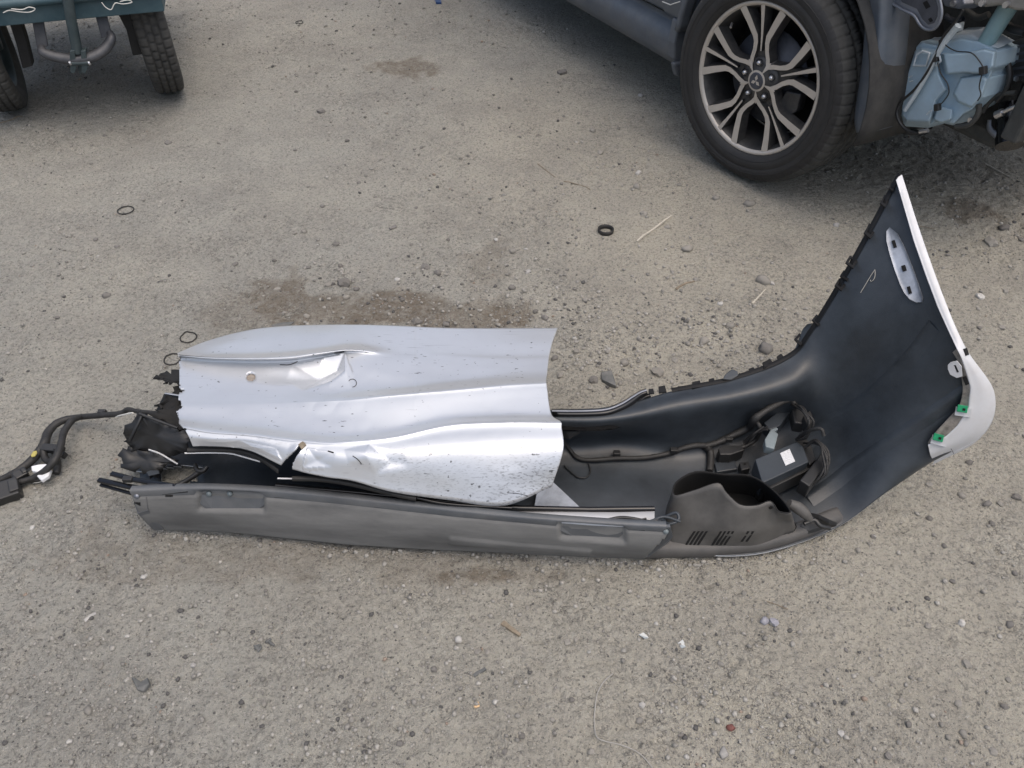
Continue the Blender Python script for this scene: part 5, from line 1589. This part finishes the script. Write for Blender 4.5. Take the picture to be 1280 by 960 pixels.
flat_bit([(751, 469), (764, 468), (768, 478), (770, 486), (762, 484), (752, 477)], .012, "plastic_fragment", 'slate', "dark slate-like fragment beside the grey stone behind the bumper", "plastic fragment", .002, tilt=.004)
flat_bit([(486, 286), (495, 282), (496, 285), (488, 288)], .006, "wood_chip", 'stonedark', "small curved dark chip on the ground beyond the silver panel", "chip", .001)
flat_bit([(704, 800), (712, 799), (714, 806), (707, 808)], .004, "stone_chip", 'stone', "flat grey-brown stone chip near the brown wood splinter", "stone chip", .001)
flat_bit([(696, 92), (706, 89), (709, 92), (700, 94)], .012, "bark_chip", 'stonedark', "dark bark chip on shaded ground left of the car sill", "chip", .001)
# cracked edge at far left below the cart
stick((-4, 156), (28, 146), .003, .003, "twig", 'woodbrown', "thin dark twig on the ground below the cart's left wheel", "twig")

# stones one can tell apart
rocks = []
for s in range(7):
    bv, bf = rock_base(2, s + 20, .72, .45)
    m = MB(); m.add([Vector(v) for v in bv], [tuple(int(i) for i in f) for f in bf], 0, s % 3 != 0)
    rocks.append(m)
RM = {}
MARKS = [("the black seal ring", 757, 290), ("the pale stick", 825, 280), ("the oval rubber ring", 157, 263), ("the cart's right tyre", 212, 115), ("the car's wheel", 960, 215),
         ("the washer tank", 1180, 165), ("the standing wing's tip", 1125, 219), ("the wheel arch lip", 1235, 520), ("the wing's clip tabs", 1040, 380), ("the silver panel's right edge", 697, 440),
         ("the silver panel's far edge", 560, 405), ("the silver panel's left tip", 225, 440), ("the loose harness plugs", 30, 605), ("the grey valance's left end", 180, 660),
         ("the grey valance's middle", 500, 690), ("the grey valance's right end", 806, 697), ("the bumper's lower right corner", 1050, 658), ("the granite pair", 962, 778),
         ("the brown wood splinter", 640, 787), ("the curled pale wire", 750, 890), ("the notched black fragment", 177, 856), ("the broken plastic clip", 330, 805), ("the rubber strip", 600, 840),
         ("the red stone", 913, 910), ("the photo's lower left corner", 0, 960), ("the photo's lower right corner", 1280, 960), ("the photo's right edge", 1280, 700)]
SEEN = []


def name_stone(o, px, py, kind):
    k, mx_, my_ = min(MARKS, key=lambda q: (q[1] - px) ** 2 + (q[2] - py) ** 2)
    dx, dy = px - mx_, py - my_
    d = ("left of" if dx < 0 else "right of") if abs(dx) > 2 * abs(dy) else ("beyond" if dy < 0 else "in front of") if abs(dy) > 2 * abs(dx) else ("beyond and left of" if dx < 0 and dy < 0 else "beyond and right of" if dy < 0 else "in front and left of" if dx < 0 else "in front and right of")
    SEEN.append((k, d, kind, math.hypot(dx, dy), o))


def label_stones():
    groups = {}
    for k, d, kind, r, o in SEEN: groups.setdefault((k, d, kind), []).append((r, o))
    ords = ["nearest", "second nearest", "third nearest", "fourth nearest", "fifth nearest", "sixth nearest", "seventh nearest", "eighth nearest", "ninth nearest", "tenth nearest"]
    for (k, d, kind), l_ in groups.items():
        l_.sort(key=lambda q: q[0])
        for n_, (r, o) in enumerate(l_):
            o['label'] = "%s stone %s %s" % (kind, d, k) + ("" if len(l_) == 1 else ", %s to it" % ords[min(n_, 9)])


def stone(px, py, wpx, mat='stone', label=None, group="loose stones scattered over the yard", v=None):
    p = G(px, py)
    depth = (p - CAM).dot(Vector((0, CT, -ST)))
    r = wpx * depth / F_PX / 2
    v = random.randrange(7) if v is None else v
    key = (v, mat)
    if key not in RM:
        me_ = bpy.data.meshes.new("stone"); me_.from_pydata(rocks[v].v, [], rocks[v].f); me_.materials.append(M[mat])
        me_.polygons.foreach_set("use_smooth", rocks[v].sm); RM[key] = me_
    o = link("stone", RM[key])
    o.location = p + Vector((0, 0, r * .16))
    o.scale = (r * random.uniform(.85, 1.1), r * random.uniform(.75, 1.0), r * random.uniform(.75, 1.0))
    o.rotation_euler = (random.uniform(-.25, .25), random.uniform(-.25, .25), random.uniform(0, 6.28))
    if not label: name_stone(o, px, py, {'stone': 'grey-brown', 'stonedark': 'dark', 'stonepale': 'pale'}[mat])
    return finish(o, label or {"stone": "small grey-brown stone loose on the dusty ground", "stonedark": "small dark stone loose on the dusty ground", "stonepale": "small pale stone loose on the dusty ground"}[mat], "stone",
                  None if label else {"stone": "small grey-brown stones", "stonedark": "small dark stones", "stonepale": "small pale stones"}[mat])


stone(956, 777, 13, 'stonegranite', "pinkish speckled granite stone, left of a touching pair on the near ground")
stone(968, 778, 13, 'stonegranite', "bluish speckled granite stone, right of a touching pair on the near ground")
stone(913, 910, 11, 'stonered', "dark red stone near the bottom of the yard")
stone(742, 477, 14, 'stonedark', "grey stone touching the dark fragment right of the silver panel")
stone(859, 312, 15, 'stone', "grey stone on open ground right of the pale stick")
stone(823, 466, 18, 'stone', "rounded buff stone just behind the bumper's upper edge")
stone(954, 352, 19, 'stone', "large grey stone close behind the standing wing's clips")
stone(957, 437, 19, 'stonedark', "rough dark stone beside the wing's lower clip tabs")
stone(532, 335, 13, 'stonedark', "dark stone, left of a pair beyond the silver panel")
stone(547, 342, 12, 'stonedark', "dark stone, right of a pair beyond the silver panel")
stone(430, 354, 18, 'stonedark', "flat dark stone on the damp patch beyond the silver panel")
stone(522, 403, 13, 'stonedark', "dark stone against the far edge of the silver panel")
stone(402, 140, 13, 'stonedark', "dark stone on open ground between cart and silver panel")
stone(133, 370, 11, 'slateX' if False else 'stonedark', "bluish dark stone alone on the left ground")
stone(1237, 303, 17, 'stone', "grey stone right of the standing wing")
stone(823 + 378, 779, 11, 'stonepale', "whitish stone on the near right ground")
stone(904, 942, 14, 'stonepale', "pale flat stone at the near edge beside the red stone")
stone(573, 800, 11, 'stonepale', "pale stone left of the brown wood splinter")
small = """1015,704,8 1073,688,8 1091,671,8 1180,683,8d 1190,727,9d 1268,717,9d 1117,763,9 1262,781,10d 1208,830,12 930,742,7 917,755,5d 1057,813,7d 1160,783,9 970,868,8 999,875,7 1136,906,10d 1204,917,12 1185,922,9
1198,880,10 1255,884,9d 1052,917,9 1127,876,8 986,895,8d 1176,906,7 597,815,9 609,815,8 592,773,8 715,875,9d 652,920,9d 802,882,8 799,901,10 851,918,8d 691,900,8 740,702,8 631,940,9d 542,837,9d
14,864,11 122,805,8 108,783,8 180,721,8 236,693,7 229,701,7d 332,739,6d 291,762,6d 111,889,13 175,903,10 99,723,7 91,702,8 104,645,6 132,650,7 242,832,8 126,833,9 834,285,9 798,218,11 796,234,11 894,248,10
936,255,13 844,451,10 799,425,7d 681,398,12d 669,390,9d 694,448,11d 804,268,10 781,454,12 881,427,14 912,408,12 641,314,10 732,375,9 419,306,10d 426,333,7d 385,335,7d 470,247,6d 403,258,6d 449,229,6d
557,406,8d 446,362,9d 503,375,8d 347,362,8 384,396,9 343,326,6d 496,350,8 411,356,9 432,372,9 368,292,6 380,290,8 210,179,9d 434,176,6d 369,188,6d 448,229,6d 507,31,6d 370,115,6d 72,397,7d 131,170,6d 120,300,7d
146,309,7d 294,331,9d 225,278,6 801,120,8 741,164,9 751,191,8 798,217,9 527,185,5d 849,232,7 1254,286,16d 1277,300,8d 1045,282,10 1225,372,11 965,355,8 1257,365,9 1161,606,9 1202,620,10 1211,579,9d 1161,649,9d
1271,622,12d 1234,630,10d 1091,671,8d 1224,410,8d 1252,410,9 1240,655,8d 1250,630,9 1080,300,6 760,440,8 720,440,9 775,480,7 860,430,9 900,380,8 930,330,7 700,470,9 820,330,6 870,350,8 620,300,6 590,350,7
640,360,9d 660,340,8 700,300,6 560,300,6d 600,260,5d 520,260,5d 60,700,8 30,760,8 60,900,10 250,900,9 330,880,8 390,840,8 440,900,10 500,930,10d 380,930,9 460,850,8 660,760,7 760,760,7 880,740,7 820,780,7 1040,740,7 1230,740,8
1090,850,8 1020,940,10 1110,945,10d 1240,940,11 880,880,8 900,830,8 840,850,7d 740,940,9 580,740,7 480,740,7 380,740,7 300,720,7 40,660,7 1260,850,9 1150,850,8 720,800,7"""
for tok in small.split():
    t = tok.split(',')
    d_ = t[2].endswith('d'); wv = float(t[2].rstrip('d'))
    stone(float(t[0]) + random.uniform(-.5, .5), float(t[1]), wv, 'stonedark' if d_ else ('stonepale' if random.random() < .08 else 'stone'))
label_stones()
